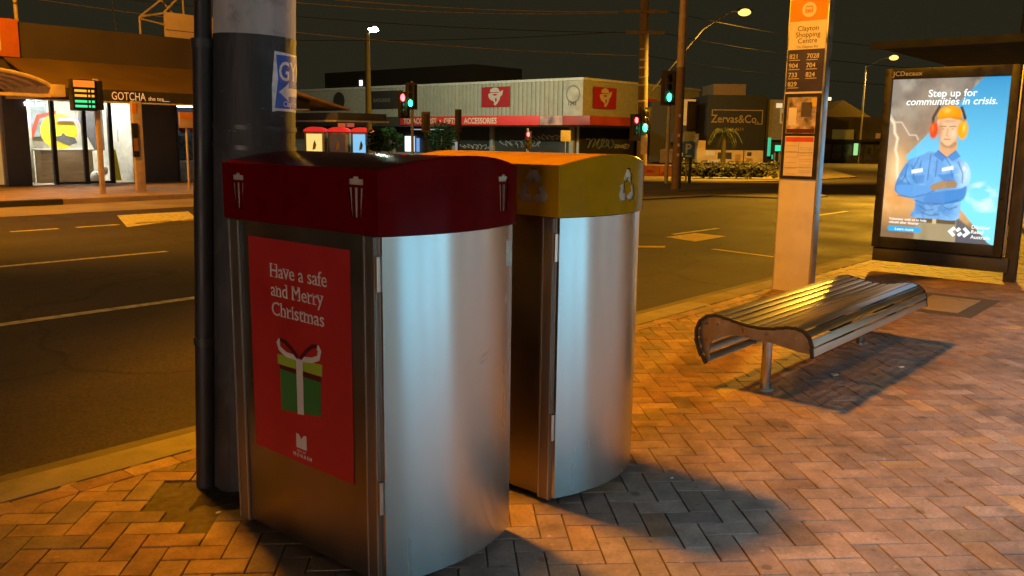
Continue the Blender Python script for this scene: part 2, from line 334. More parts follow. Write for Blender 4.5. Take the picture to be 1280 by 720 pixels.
# ================================================================== POLE
PC0 = Vector((2.03, 3.245, 0)); PC1 = Vector((2.085, 3.185, 2.04))
pcz = lambda z: PC0.lerp(PC1, z/2.04)
pole = thing('power_pole', 'thick dark painted power pole with a pale concrete top, behind the red bin', 'power pole', PC0)
PR = .163
PDARK = mat('pole_dark_paint', (.032, .034, .039), .6, var=.45, scale=6, bump=.5, bscale=40, stretch=(1, 1, .25), dirt=((.085, .088, .092), 7, .7))
PPALE = mat('pole_pale_concrete', (.44, .44, .45), .8, var=.25, scale=8, bump=.35, bscale=50, stretch=(1, 1, .3), dirt=((.07, .065, .06), 7, .8))
m = MB(); ring = 40
m.cyl(pcz(-.1), pcz(1.89), PR+.004, PR+.001, ring); m.build('shaft', PDARK, pole, 0, 40)
m = MB(); m.cyl(pcz(1.885), pcz(9.6), PR-.001, .12, ring); m.build('upper_shaft', PPALE, pole, 0, 40)
dcam = Vector((-.538, -.843, 0)); rcam = Vector((.843, -.538, 0))
cp = lambda z: pcz(z) + dcam*.01 - rcam*(PR+.036)
m = MB(); m.cyl(cp(-.05), cp(1.86), .042, .042, 18); m.cyl(cp(1.86), cp(6), .034, .034, 14); m.build('cable_conduit', mat('conduit_plastic', (.022, .022, .024), .5, var=.3), pole)
for z in (.62, 1.84): MB().cyl(cp(z), cp(z+.035), .047, .047, 18).build('conduit_clamp', DARKM, pole)
for z in (1.44, 1.52): MB().cyl(pcz(z), pcz(z+.018), PR+.0065, PR+.0065, ring).build('steel_strap', DARKM, pole, 0, 40)
rs_ = random.Random(4)
for k in range(9):
    ph = rs_.uniform(-1.0, 1.2); z = rs_.uniform(1.46, 1.98); c_ = pcz(z)+(dcam*math.cos(ph)+rcam*math.sin(ph))*(PR+.004); t_ = -dcam*math.sin(ph)+rcam*math.cos(ph)
    MB().cyl(c_-t_*.006, c_+t_*.006, .0012, n=5).build('staple', GREYM, pole)
def wrap(me, z0, ph0, r, xs):               # bend a flat mesh (x right, y up) round the shaft
    for v in me.vertices:
        ph = ph0 + v.co.x/r; z = z0 + v.co.y; rr = r + .002 + v.co.z
        v.co = pcz(z) + (dcam*math.cos(ph) + rcam*math.sin(ph))*rr
def grid_cut(me, step, axis=0):
    bm = bmesh.new(); bm.from_mesh(me); co = [v.co[axis] for v in bm.verts]
    a = min(co)+step
    while a < max(co):
        n_ = Vector((0, 0, 0)); n_[axis] = 1; p_ = Vector((0, 0, 0)); p_[axis] = a
        bmesh.ops.bisect_plane(bm, geom=bm.verts[:]+bm.edges[:]+bm.faces[:], plane_co=p_, plane_no=n_); a += step
    bm.to_mesh(me); bm.free()
PH0 = .44
flyer = curve_mesh([[(-.004, 0), (.02, .004), (.26, -.004), (.262, .12), (.258, .232), (.1, .228), (.004, .236), (-.006, .1)]], .0006)
grid_cut(flyer, .012); wrap(flyer, 1.592, PH0, PR, 1)
fl = link_mesh('flyer', flyer, mat('flyer_white', (.78, .82, .86), .45, var=.25, scale=30), pole, 60)
fl['label'] = 'torn blue and white flyer wrapped round the pole'
blue = curve_mesh([[(.006, .014), (.25, .01), (.25, .22), (.01, .222), (.02, .13)]], .0004)
grid_cut(blue, .012); blue.transform(Matrix.Translation((0, 0, .0016))); wrap(blue, 1.592, PH0, PR, 1)
link_mesh('blue_print', blue, mat('flyer_blue', (.030, .13, .70), .4, var=.35, scale=26), fl, 60)
tm = text_mesh('GYM', .105, bold=.012, ext=.0003, xs=.8); grid_cut(tm, .01); tm.transform(Matrix.Translation((.020, .124, .0024))); wrap(tm, 1.592, PH0, PR, 1)
FW = mat('flyer_lettering', (.82, .84, .86), .5, var=.2, scale=20); link_mesh('lettering', tm, FW, fl, 0)
ar = curve_mesh([[(.024, .078), (.075, .115), (.075, .094), (.22, .094), (.22, .062), (.075, .062), (.075, .042)]], .0003)
grid_cut(ar, .01); ar.transform(Matrix.Translation((0, 0, .0024))); wrap(ar, 1.592, PH0, PR, 1); link_mesh('arrow', ar, FW, fl, 0)
tm = text_mesh('Clayton', .03, bold=.01, ext=.0003); grid_cut(tm, .01); tm.transform(Matrix.Translation((.045, .022, .0024))); wrap(tm, 1.592, PH0, PR, 1); link_mesh('lettering', tm, FW, fl, 0)
# street lamp on the pole, above the frame: the sodium light over the bins
def lamp(name, label, base, head, power, col, light_r=.12, arm_z=None, pole_r=.09, spot=150, colname='sodium', lit=30, group=None, polemat=None, aim=None, blend=.35):
    t = thing(name, label, 'street lamp', base, group)
    hx, hy, hz = head; bx, by, bz = base
    dx, dy = hx-bx, hy-by; ln = max(math.hypot(dx, dy), .01); ux, uy = dx/ln, dy/ln
    az = arm_z if arm_z else hz-.9
    if pole_r: MB().cyl(base, (bx, by, az+.1), pole_r, pole_r*.62, 14).build('post', polemat or GREYM, t)
    MB().tube([(bx, by, az), (bx+dx*.55, by+dy*.55, az+(hz-az)*.78), (bx+dx*.85, by+dy*.85, hz), (hx, hy, hz+.04)], .035, 8).build('arm', GREYM, t)
    m = MB(); m.prism([(-.12, 0), (.55, 0), (.55, .08), (.2, .16), (-.12, .12)], 'y', -.12, .12)
    for v in m.bm.verts: x_, y_, z_ = v.co; v.co = Vector((hx+ux*(x_-.2)-uy*y_, hy+uy*(x_-.2)+ux*y_, hz+z_))
    m.build('lamp_head', DARKM, t, .02)
    MB().ball((hx, hy, hz-.03), light_r*1.5, (1, 1, .55)).build('lamp_bowl', glow('lit_bowl_'+colname, (1, .60, .12) if colname == 'sodium_far' else col, lit), t)
    L = bpy.data.lights.new(name+'_light', 'SPOT'); L.energy = power; L.color = col; L.spot_size = math.radians(spot); L.spot_blend = blend; L.shadow_soft_size = light_r
    o = bpy.data.objects.new('lamp_light', L); C.objects.link(o); o.parent = t; o.location = Vector((hx, hy, hz-.10-light_r*1.7))-OFF[t.name]
    if aim: o.rotation_euler = (Vector(aim)-Vector((hx, hy, hz-.10-light_r*1.7))).to_track_quat('-Z', 'Y').to_euler()
    return t
lamp('street_lamp', 'sodium street lamp on an arm of the power pole, above the bins', (2.2, 3.3, 7.2), (2.7, 5.3, 8.5), LP['B'], SODIUM, .40, 7.3, 0, aim=(6.2, 2.4, 0), spot=80, blend=.6)
lamp('street_lamp', 'nearside sodium street lamp farther along the kerb beyond the shelter', (40, 4.5, 0), (40, 11, 9.3), LP['A'], SODIUM2, .45, 8.3, .1, aim=(8, 3.5, 0), spot=44)
lamp('street_lamp', 'sodium street lamp across the road left of the cafe', (3.2, 21.4, 0), (4.6, 19.2, 8.6), LP['C'], SODIUM, .12, 7.7, .1, aim=(11, 24, 0), spot=165)
# ================================================================== BINS
def arcpts(s0, s1, nf, sag, n=18):
    return [(s0+(s1-s0)*i/n, nf - sag*(1-(2*i/n-1)**2)) for i in range(n+1)]
def trash_icon():                               # centred at the origin, one unit tall
    return [[(-.29, .30), (.29, .30), (.29, .44), (.13, .44), (.10, .5), (-.10, .5), (-.13, .44), (-.29, .44)],
            [(-.27, .23), (-.155, .23), (-.125, -.5), (-.185, -.5)], [(-.075, .23), (.075, .23), (.055, -.5), (-.055, -.5)], [(.155, .23), (.27, .23), (.185, -.5), (.125, -.5)]]
def recycle_icon():
    out = []
    for k in range(3):
        a = Vector((0, .62)); Lp = Vector((-.5, -.866)); Rp = Vector((.5, -.866)); wd = .185
        nl = Vector((.866, -.5))*wd; nr = Vector((-.866, -.5))*wd
        P = [a+Lp*.48, a+Lp*.17, a+Rp*.17, a+Rp*.36, a+Rp*.36+Vector((.866, .5))*.08, a+Rp*.58+nr*.5, a+Rp*.36+nr*1.25, a+Rp*.36+nr, a+Vector((0, -wd*2)), a+Lp*.48+nl]
        ca, sa = math.cos(-k*2.0944), math.sin(-k*2.0944)
        out.append([(p.x*ca-p.y*sa, p.x*sa+p.y*ca) for p in P])
    return [[(x*.92, y*.92+.02) for x, y in p] for p in out]
def place(icon, cx, cy, h, sx=1): return [[(cx+x*h*sx, cy+y*h) for x, y in p] for p in icon]
def bin_(label, S0, S1, NF, ND, paint, icon, side_icons, front_icon, ih):
    t = thing('litter_bin', label, 'litter bin', (S0, NF, 0), 'steel litter bins on the footpath')
    sag = .062; ZH = 1.20
    body = [(S0+.012, ND-.012), (S0+.012, NF+.04)] + arcpts(S0+.02, S1-.02, NF+.03, sag) + [(S1-.012, NF+.04), (S1-.012, ND-.012)]
    MB().prism(body, 'z', .05, ZH-.004).build('body', DARKGAP, t)
    MB().prism([(S0+.05, ND-.05), (S0+.05, NF+.09), (S1-.05, NF+.09), (S1-.05, ND-.05)], 'z', -.01, .06).build('plinth', BLACKM, t)
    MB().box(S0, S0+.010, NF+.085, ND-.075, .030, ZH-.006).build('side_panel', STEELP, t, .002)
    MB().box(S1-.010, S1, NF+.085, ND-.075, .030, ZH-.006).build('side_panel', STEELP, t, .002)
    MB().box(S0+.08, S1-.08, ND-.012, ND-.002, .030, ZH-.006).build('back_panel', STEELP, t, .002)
    for (xa, xb) in ((S0-.004, S0+.03), (S1-.03, S1+.004)):
        for (ya, yb) in ((NF+.020, NF+.082), (ND-.072, ND)):
            pp_ = MB().box(xa, xb, ya, yb, .018, ZH-.008).build('corner_post', POSTM, t, .002)
            m = MB(); m.box(xa-.003 if xa < S0 else xb-.001, xa+.001 if xa < S0 else xb+.003, ya+.004, ya+.009, .02, ZH-.01)
            m.box(xa-.003 if xa < S0 else xb-.001, xa+.001 if xa < S0 else xb+.003, yb-.009, yb-.004, .02, ZH-.01)
            m.build('edge_bead', ALU, pp_, 0, 0)
    f = arcpts(S0+.006, S1-.006, NF, sag, 28); b = [(x_, y_+.022) for x_, y_ in f][::-1]
    dr = MB().prism(f+b, 'z', .030, ZH-.008).build('door', STEEL, t, 0, 40)
    for z in (.28, 1.02):
        m = MB(); m.cyl((S0+.000, NF+.012, z), (S0+.000, NF+.012, z+.11), .007, n=10); m.build('hinge', ALU, dr)
    # hood
    a0, a1 = S0-.010, S1+.004; zc, pk = 1.398, .042; n0 = NF-.005; n1 = ND+.01; th = .003
    roofz = lambda u: zc + pk*(1-(2*u-1)**2)
    hm = MB(); N_ = 24; rows = 6
    for yi in range(rows):
        for i in range(N_):
            q = []
            for (ii, jj) in ((i, yi), (i+1, yi), (i+1, yi+1), (i, yi+1)):
                u = ii/N_; fy = n0 - sag*(1-(2*u-1)**2); yy = fy + (n1-fy)*jj/rows
                q.append((a0+(a1-a0)*u, yy, roofz(u)))
            hm.face(q)
    bmesh.ops.remove_doubles(hm.bm, verts=hm.bm.verts, dist=1e-5)
    rm = bpy.data.meshes.new('roof'); hm.bm.to_mesh(rm); hm.bm.free()
    def panel(outline, holes, org, xd, bend=False):
        me = cdt_mesh([outline]+holes, th)
        if bend:
            grid_cut(me, (a1-a0)/24)
            for v in me.vertices:
                u = v.co.x/(a1-a0); d = sag*(1-(2*u-1)**2); z_ = v.co.z; v.co.z = z_ + d
        me.transform(basis(org, xd, (0, 0, 1))); return me
    front = [(0, ZH-.004)] + [(a1-a0, ZH-.004)] + [((a1-a0)*u, roofz(u)) for u in [1-i/20 for i in range(21)]]
    D = n1-n0
    meshes = [rm,
        panel(front, [p for (c_, z_) in front_icon for p in place(icon, c_-a0, z_, ih)], (a0, n0, 0), (1, 0, 0), True),
        panel([(0, ZH-.004), (D, ZH-.004), (D, zc), (0, zc)], [p for (c_, z_) in side_icons for p in place(icon, n1-c_, z_, ih)], (a0, n1, 0), (0, -1, 0)),
        panel([(0, ZH-.004), (D, ZH-.004), (D, zc), (0, zc)], [], (a1, n0, 0), (0, 1, 0)),
        panel(front, [p for (c_, z_) in front_icon for p in place(icon, (a1-a0)/2, z_, ih)], (a1, n1, 0), (-1, 0, 0))]
    bm = bmesh.new()
    for q in meshes: bm.from_mesh(q)
    me = bpy.data.meshes.new('hood'); bm.to_mesh(me); bm.free()
    hood = link_mesh('hood', me, paint, t, 30)
    m = MB(); m.prism([(a0+.006, n1-.02)] + [(x_, y_+.006) for x_, y_ in arcpts(a0+.006, a1-.006, n0, sag)] + [(a1-.006, n1-.02)], 'z', ZH+.002, zc-.02)
    m.build('chute_liner', mat('chute_lining', (.62, .55, .46), .6, .3, var=.25, scale=10), hood)
    em = MB()                                       # rolled edge beads of the hood
    em.tube([(a0+(a1-a0)*i/24, n0-sag*(1-(2*i/24-1)**2)-.001, roofz(i/24)-.001) for i in range(25)], .0032, 6)
    em.tube([(a0-.001, n0, ZH), (a0-.001, n0, zc-.002)], .0028, 6); em.tube([(a1+.001, n0, ZH), (a1+.001, n0, zc-.002)], .0028, 6)
    em.tube([(a0-.001, n0, zc), (a0-.001, n1, zc)], .003, 6)
    em.build('hood_edge', paint, hood)
    return t
RB = bin_('red hooded steel litter bin with a Christmas poster on its side', 1.755, 2.385, 2.048, 2.905, REDP, trash_icon(), [(2.150, 1.312), (2.815, 1.300)], [(2.285, 1.312)], .128)
YB = bin_('yellow hooded steel recycling bin behind the red bin', 2.690, 3.275, 2.075, 2.945, YELP, recycle_icon(), [(2.200, 1.300), (2.85, 1.30)], [(3.075, 1.300)], .185)
SCR = mat('scratch', (.62, .62, .62), .5, 1)
for (u0, z0, u1, z1) in ((.62, .74, .70, .76), (.63, .725, .70, .738)):
    q = []
    for i in range(5):
        u = u0+(u1-u0)*i/4; q.append((1.761+.618*u, 2.048-.062*(1-(2*u-1)**2)-.0006, z0+(z1-z0)*i/4))
    MB().tube(q, .0005, 4).build('scratch', SCR, RB, 0, 0)
# Christmas poster on the red bin
po = MB(); po.box(1.7515, 1.7535, 2.195, 2.775, .345, 1.140)
po = po.build('poster', POSTR, RB, .0008, 0); po['label'] = 'red Christmas poster with a green gift box'
PX = 1.7506
def pt_(n, z): return (-(n), z)                     # seen from -X: x' = -n
def pflat(name, polys, m, d=0): return flat(name, [[pt_(*p) for p in q] for q in polys], (PX-d, 0, 0), (0, -1, 0), m, po, ext=.0004)
SER = {'H': [(0, .36), (.64, 1)], 'M': [(0, .3), (.7, 1)], 'a': [], 'n': [(0, .42), (.58, 1)], 'r': [(0, .7)], 'i': [(-.2, 1.2)], 'm': [(0, .27), (.36, .64), (.73, 1)], 'h': [(0, .42), (.58, 1)], 'd': [(.6, 1.12)], 'f': [(.0, .85)], 'v': [], 'y': []}
def serif_line(body, n0, z, size, width):
    xs = width/max(v.co.x for v in text_mesh(body, size, ext=0, sp=.98).vertices); me = text_mesh(body, size, bold=0, xs=xs, ext=.0004, sp=.98); bm = bmesh.new(); bm.from_mesh(me); bm2 = bmesh.new(); bm2.from_mesh(me)
    x = 0
    for i, ch in enumerate(body):                   # slab serifs under and over the stems
        pre = text_mesh(body[:i+1]+'|', size, bold=0, xs=xs, ext=0, sp=.98); xs_ = [v.co.x for v in pre.vertices]; xe = max(xs_)
        one = text_mesh(ch+'|', size, bold=0, xs=xs, ext=0, sp=.98) if ch != ' ' else None
        if one is None: continue
        solo = text_mesh(ch, size, bold=0, xs=xs, ext=0); c_ = [v.co.x for v in solo.vertices]; lo, hi = min(c_), max(c_)
        x0 = xe - max(v.co.x for v in one.vertices) + lo; wd = hi-lo; top = max(v.co.y for v in solo.vertices)
        bars = [(a, b, 0) for a, b in SER.get(ch, [])]
        if ch in 'HM': bars += [(a, b, top-size*.045) for a, b in SER[ch]]
        if ch in 'nrmi': bars += [(-.12, .12 if ch != 'i' else .6, size*.47)]
        if ch in 'hd': bars += [(-.12, .1, top-size*.045) if ch == 'h' else (.6, .95, top-size*.045)]
        if ch in 'vy': bars += [(-.08, .38, size*.47), (.62, 1.08, size*.47)]
        for a, b, y in bars:
            q = [(x0+a*wd-size*.025, y), (x0+b*wd+size*.025, y), (x0+b*wd+size*.025, y+size*.045), (x0+a*wd-size*.025, y+size*.045)]
            bm.faces.new([bm.verts.new((px_, py_, .0006)) for px_, py_ in q])
    bm.to_mesh(me); bm.free(); bm2.free()
    me.transform(basis((PX, n0, z), (0, -1, 0), (0, 0, 1))); link_mesh('lettering', me, WHITEP, po, 0)
serif_line('Have a safe', 2.646, 1.004, .071, .330); serif_line('and Merry', 2.642, .936, .071, .303); serif_line('Christmas', 2.642, .866, .071, .306)
pflat('gift_box', [[(2.600, .688), (2.362, .688), (2.366, .546), (2.598, .520)]], GREENP)
pflat('box_shadow', [[(2.600, .688), (2.362, .688), (2.362, .668), (2.600, .674)]], DKRED, .0006)
pflat('gift_lid', [[(2.612, .726), (2.352, .732), (2.354, .690), (2.612, .690)]], LIMEP, .0003)
pflat('ribbon', [[(2.500, .728), (2.462, .729), (2.464, .530), (2.500, .526)]], WHITEP, .0009)
def band(pts, w_): 
    L_, R_ = [], []
    for i, p in enumerate(pts):
        a = Vector(pts[max(i-1, 0)]); b = Vector(pts[min(i+1, len(pts)-1)]); d = (b-a).normalized(); nn = Vector((-d.y, d.x))*w_
        L_.append((p[0]+nn.x, p[1]+nn.y)); R_.append((p[0]-nn.x, p[1]-nn.y))
    return L_+R_[::-1]
pflat('bow_loop', [band([(2.49, .731), (2.56, .733), (2.598, .748), (2.606, .768), (2.594, .780)], .0095), band([(2.475, .731), (2.41, .738), (2.372, .752), (2.364, .778), (2.378, .792)], .0095)], WHITEP, .0005)
pflat('bow_loop', [band([(2.49, .732), (2.53, .760), (2.565, .778), (2.594, .780)], .0075), band([(2.475, .732), (2.44, .765), (2.405, .788), (2.378, .792)], .0075)], DKRED, .0008)
pflat('emblem', [[(2.514, .452), (2.500, .452), (2.484, .436), (2.468, .452), (2.454, .452), (2.454, .400), (2.514, .400)], ], WHITEP)
text('lettering', 'CITY OF', .012, (PX, 2.512, .385), (0, -1, 0), WHITEP, po, sp=1.2)
text('lettering', 'MONASH', .020, (PX, 2.535, .366), (0, -1, 0), WHITEP, po, sp=1.5)
stk = flat('sticker', [[(0, 0), (.045, .003), (.046, .095), (.002, .093)]], (2.318, 2.0275, 1.045), (1, .19, 0), mat('worn_sticker', (.52, .56, .55), .55, var=.15, scale=40), RB)
# ================================================================== BENCH
B0, B1 = 4.70, 6.80
prof = [(2.452, .160), (2.498, .215), (2.526, .285), (2.532, .355), (2.512, .415), (2.462, .455), (2.395, .466), (2.325, .456), (2.255, .442), (2.185, .433), (2.115, .432), (2.045, .440), (1.98, .455), (1.918, .464), (1.862, .452), (1.823, .415), (1.805, .360), (1.806, .305)]
bench = thing('bench', 'curved slatted metal bench on two posts beside the bus stop sign', 'bench', (5.7, 2.17, 0))
P2 = [Vector(p) for p in prof]
cum = [0]
for a, b in zip(P2, P2[1:]): cum.append(cum[-1]+(b-a).length)
def along(s_):
    for i in range(len(P2)-1):
        if s_ <= cum[i+1] or i == len(P2)-2:
            k = (s_-cum[i])/(cum[i+1]-cum[i]); p = P2[i].lerp(P2[i+1], k)
            a = P2[max(i-1, 0)]; b = P2[min(i+2, len(P2)-1)]; d = (b-a).normalized(); return p, d
NSL = 20; stp = cum[-1]/NSL
sm = MB()
for k in range(NSL):
    p, d = along((k+.5)*stp); nn = Vector((-d.y, d.x)); nn = nn if True else -nn
    if nn.dot(p-Vector((2.17, .30))) < 0: nn = -nn
    h = stp*.405
    q = [p-d*h-nn*.003, p+d*h-nn*.003, p+d*h+nn*.007, p-d*h+nn*.007]
    sm.prism([(v.x, v.y) for v in q], 'x', B0-.012, B1+.012)
sm.build('slatted_seat', mat('slat_aluminium', (.58, .57, .54), .33, 1, var=.08, scale=5, rvar=.04, stretch=(.4, 3, 3)), bench, .0035)
for xa in (B0-.030, B1+.012):
  ec = MB()
  for k in range(NSL):
    p, d = along((k+.5)*stp); nn = Vector((-d.y, d.x))
    if nn.dot(p-Vector((2.17, .30))) < 0: nn = -nn
    h = stp*.505; q = [p-d*h-nn*.010, p+d*h-nn*.010, p+d*h+nn*.0085, p-d*h+nn*.0085]
    ec.prism([(v.x, v.y) for v in q], 'x', xa, xa+.018)
  ec.build('slat_end_cap', mat('cap_plastic', (.015, .015, .015), .5), bench, .0015)
def inset(ps, dd):
    out = []
    for i, p in enumerate(ps):
        a = ps[max(i-1, 0)]; b = ps[min(i+1, len(ps)-1)]; d = (b-a).normalized(); nn = Vector((-d.y, d.x))
        if nn.dot(p-Vector((2.17, .30))) < 0: nn = -nn
        out.append(p-nn*dd)
    return out
inn = inset(P2, .008); low = [Vector(p) for p in [(1.835, .318), (1.90, .322), (2.0, .338), (2.10, .352), (2.22, .360), (2.32, .350), (2.395, .338), (2.43, .315), (2.452, .27), (2.452, .22), (2.448, .175)]]
endp = [(p.x, p.y) for p in inn] + [(p.x, p.y) for p in low]
holes = [[(cx+r_*math.cos(a*.785), cz+r_*math.sin(a*.785)) for a in range(8)] for cx, cz, r_ in [(2.478, .40, .008), (2.47, .30, .008), (2.40, .405, .008), (2.235, .395, .012), (2.09, .395, .010), (1.92, .395, .007)]]
for xx in (B0+.014, B1-.014):
    me = curve_mesh([[(-a, b) for a, b in endp]] + [[(-a, b) for a, b in h_] for h_ in holes], .006)
    me.transform(basis((xx, 0, 0), (0, -1, 0), (0, 0, 1))); link_mesh('end_plate', me, mat('end_plate_steel', (.42, .38, .32), .42, .8, var=.2, scale=8, dirt=((.2, .15, .1), 5, .5)), bench, 30)
for xx in (5.35, 6.15):
    me = curve_mesh([[(-a, b) for a, b in endp]], .005); me.transform(basis((xx, 0, 0), (0, -1, 0), (0, 0, 1))); link_mesh('rib_plate', me, DARKM, bench, 30)
MB().box(B0+.03, B1-.03, 2.13, 2.21, .34, .395).build('spine_beam', GREYM, bench, .004)
for xx in (4.92, 6.57):
    lg = MB().cyl((xx, 2.175, 0), (xx, 2.175, .35), .030, n=24).build('leg', mat('leg_stainless', (.48, .48, .48), .26, 1, var=.1), bench)
    MB().cyl((xx, 2.175, 0), (xx, 2.175, .008), .055, n=24).build('foot_flange', GREYM, lg)
# ================================================================== BUS STOP SIGN
tot = thing('bus_stop_sign', 'tall white bus stop pillar with orange top beside the slatted bench', 'bus stop sign', (8.5, 3.52, 0))
TX = 8.44; TL, TR = 3.715, 3.335; TH = 2.86
TW = mat('pillar_white_enamel', (.62, .56, .52), .45, var=.08, scale=4, dirt=((.42, .34, .28), 3, .5))
MB().box(TX, TX+.115, TR+.012, TL, -.02, TH).build('pillar', TW, tot, .003)
MB().box(TX-.004, TX+.125, TR-.006, TR+.010, -.02, TH+.01).build('edge_trim', mat('satin_aluminium', (.60, .62, .63), .35, .9, var=.1), tot, .003)
MB().box(TX-.004, TX+.12, TL, TL+.010, -.02, TH+.01).build('edge_trim', mat('satin_aluminium'), tot, .003)
def tplate(name, y0, y1, z0, z1, m, d=.004, par=None): return MB().box(TX-d, TX+.001, y0, y1, z0, z1).build(name, m, par or tot, .0008, 0)
PRN = mat('totem_print', (.05, .045, .10), .55, var=.1)
org_ = tplate('route_header', TR+.016, TL-.003, 2.655, TH-.005, mat('orange_enamel', (.72, .24, .012), .45, var=.06))
circ = lambda cx, cy, r, n=28: [(cx+r*math.cos(2*math.pi*i/n), cy+r*math.sin(2*math.pi*i/n)) for i in range(n)]
flat('bus_symbol', [circ(0, 0, .070)], (TX-.0052, 3.525, 2.755), (0, -1, 0), WHITEP, org_)
flat('bus_symbol', [[(-.038, -.028), (.038, -.028), (.038, .030), (.028, .036), (-.028, .036), (-.038, .030)], [(-.030, .002), (-.030, .024), (.030, .024), (.030, .002)], circ(-.02, -.014, .006, 10), circ(.02, -.014, .006, 10)], (TX-.0066, 3.525, 2.755), (0, -1, 0), mat('orange_enamel'), org_)
PT = mat('pillar_lettering', (.06, .05, .06), .6, var=.05)
for s_, z in (('Clayton', 2.560), ('Shopping', 2.502), ('Centre', 2.444)): text('lettering', s_, .068, (TX-.0015, 3.525, z), (0, -1, 0), PT, tot, align='CENTER')
text('lettering', 'On Clayton Rd', .034, (TX-.0015, 3.525, 2.398), (0, -1, 0), PT, tot, align='CENTER')
nv = tplate('route_panel', TR+.014, TL-.003, 1.985, 2.385, mat('navy_enamel', (.042, .034, .075), .45, var=.08))
RW = mat('route_lettering', (.52, .48, .46), .6, var=.05)
for r_, (a, b) in enumerate((('821', '7028'), ('904', '704'), ('733', '824'), ('829', ''))):
    z = 2.300-r_*.088
    text('lettering', a, .062, (TX-.0055, 3.695, z), (0, -1, 0), RW, nv, bold=.01)
    if b: text('lettering', b, .062, (TX-.0055, 3.52, z), (0, -1, 0), RW, nv, bold=.01)
    for yy in ((3.695, 3.52) if b else (3.695,)): MB().box(TX-.0052, TX-.004, yy-.11, yy, z-.018, z-.012).build('underline', RW, nv, 0, 0)
fr = tplate('poster_frame', TR+.013, TL-.003, 1.135, 1.965, BLACKM, .012)
ph = MB().box(TX-.0135, TX-.012, 3.385, 3.68, 1.58, 1.93).build('notice', mat('notice_collage', (.33, .26, .22), .5, var=.9, scale=13, dirt=((.05, .035, .03), 9, .9)), fr, 0, 0)
for (a, b, c_, d_, mm) in ((3.66, 3.58, 1.66, 1.83, WHITEP), (3.535, 3.43, 1.74, 1.88, PT), (3.44, 3.39, 1.84, 1.92, mat('notice_yellow', (.6, .4, .05), .6)), (3.675, 3.39, 1.585, 1.625, DKRED)):
    MB().box(TX-.0148, TX-.0134, b, a, c_, d_).build('notice_print', mm, ph, 0, 0)
tt = MB().box(TX-.0135, TX-.012, 3.385, 3.68, 1.165, 1.555).build('timetable', mat('timetable_paper', (.60, .52, .46), .6, var=.1), fr, 0, 0)
MB().box(TX-.0148, TX-.0134, 3.39, 3.675, 1.50, 1.545).build('timetable_header', mat('timetable_red', (.55, .06, .03), .6), tt, 0, 0)
for k in range(2):
    MB().box(TX-.0148, TX-.0134, 3.39, 3.675, 1.335-k*.15+.06, 1.338-k*.15+.06).build('rule', PT, tt, 0, 0)
MB().box(TX-.0148, TX-.0134, 3.535, 3.537, 1.34, 1.49).build('rule', PT, tt, 0, 0)
for k in range(16):
    MB().box(TX-.0148, TX-.0134, 3.40 if k % 3 else 3.55, 3.525 if k % 3 else 3.66, 1.18+k*.0185, 1.184+k*.0185).build('small_print', mat('small_print_grey', (.33, .28, .25), .6), tt, 0, 0)
# ================================================================== BUS SHELTER WITH LIT AD
AX = 10.72
sh = thing('bus_shelter', 'dark bus shelter with a backlit poster panel beyond the bench', 'bus shelter', (AX, 2.8, 0))
def fbox(m_, x0, x1, y0, y1, z0, z1): return m_.box(x0, x1, y0, y1, z0, z1)
pn = MB(); y0, y1, z0, z1 = 2.200, 3.425, .395, 2.225
pn.box(AX-.01, AX+.20, y1, y1+.085, .27, 2.345); pn.box(AX-.01, AX+.20, y0-.085, y0, .27, 2.345); pn.box(AX-.01, AX+.20, y0, y1, z1, 2.345); pn.box(AX-.01, AX+.20, y0, y1, .27, z0); pn.box(AX+.10, AX+.20, y0, y1, z0, z1)
pn = pn.build('light_box', BLACKM, sh, .006)
MB().box(AX+.02, AX+.17, 2.04, 3.50, .10, .262).build('skirt', DARKM, sh, .01)
MB().box(AX+.045, AX+.155, 1.965, 2.085, -.02, 2.584).build('post', mat('shelter_dark_metal', (.055, .052, .050), .4, .5, var=.15), sh, .012)
MB().box(AX+.02, AX+.04, 2.088, 2.106, .30, 2.34).build('chrome_strip', ALU, sh, .003)
MB().box(AX+3.4, AX+3.5, 1.965, 2.085, -.02, 2.584).build('post', mat('shelter_dark_metal'), sh, .012)
MB().box(AX+.05, AX+.15, .55, .65, -.02, 2.5).build('post', mat('shelter_dark_metal'), sh, .012)
rf = MB(); rf.prism([(3.62, 2.585), (3.62, 2.635), (1.9, 2.635), (.3, 2.56), (.3, 2.51), (1.9, 2.585)], 'x', AX-.12, AX+3.7); rf.build('roof', mat('roof_black', (.012, .012, .012), .85), sh, .015)
MB().prism([(3.66, 2.56), (3.66, 2.645), (1.9, 2.645), (.3, 2.57), (.3, 2.49), (1.9, 2.56)], 'x', AX-.15, AX-.121).build('roof_edge', mat('roof_black'), sh, .004)
MB().box(AX+.2, AX+3.45, .58, .60, .15, 2.4).build('glass_wall', GLASS, sh, 0, 0)
MB().box(AX+.09, AX+.10, .66, 1.95, .2, 2.35).build('glass_wall', GLASS, sh, 0, 0)
text('lettering', 'JCDecaux', .075, (AX-.0115, 3.42, 2.262), (0, -1, 0), mat('pale_lettering', (.5, .48, .45), .5), pn, bold=.012, sp=1.05)
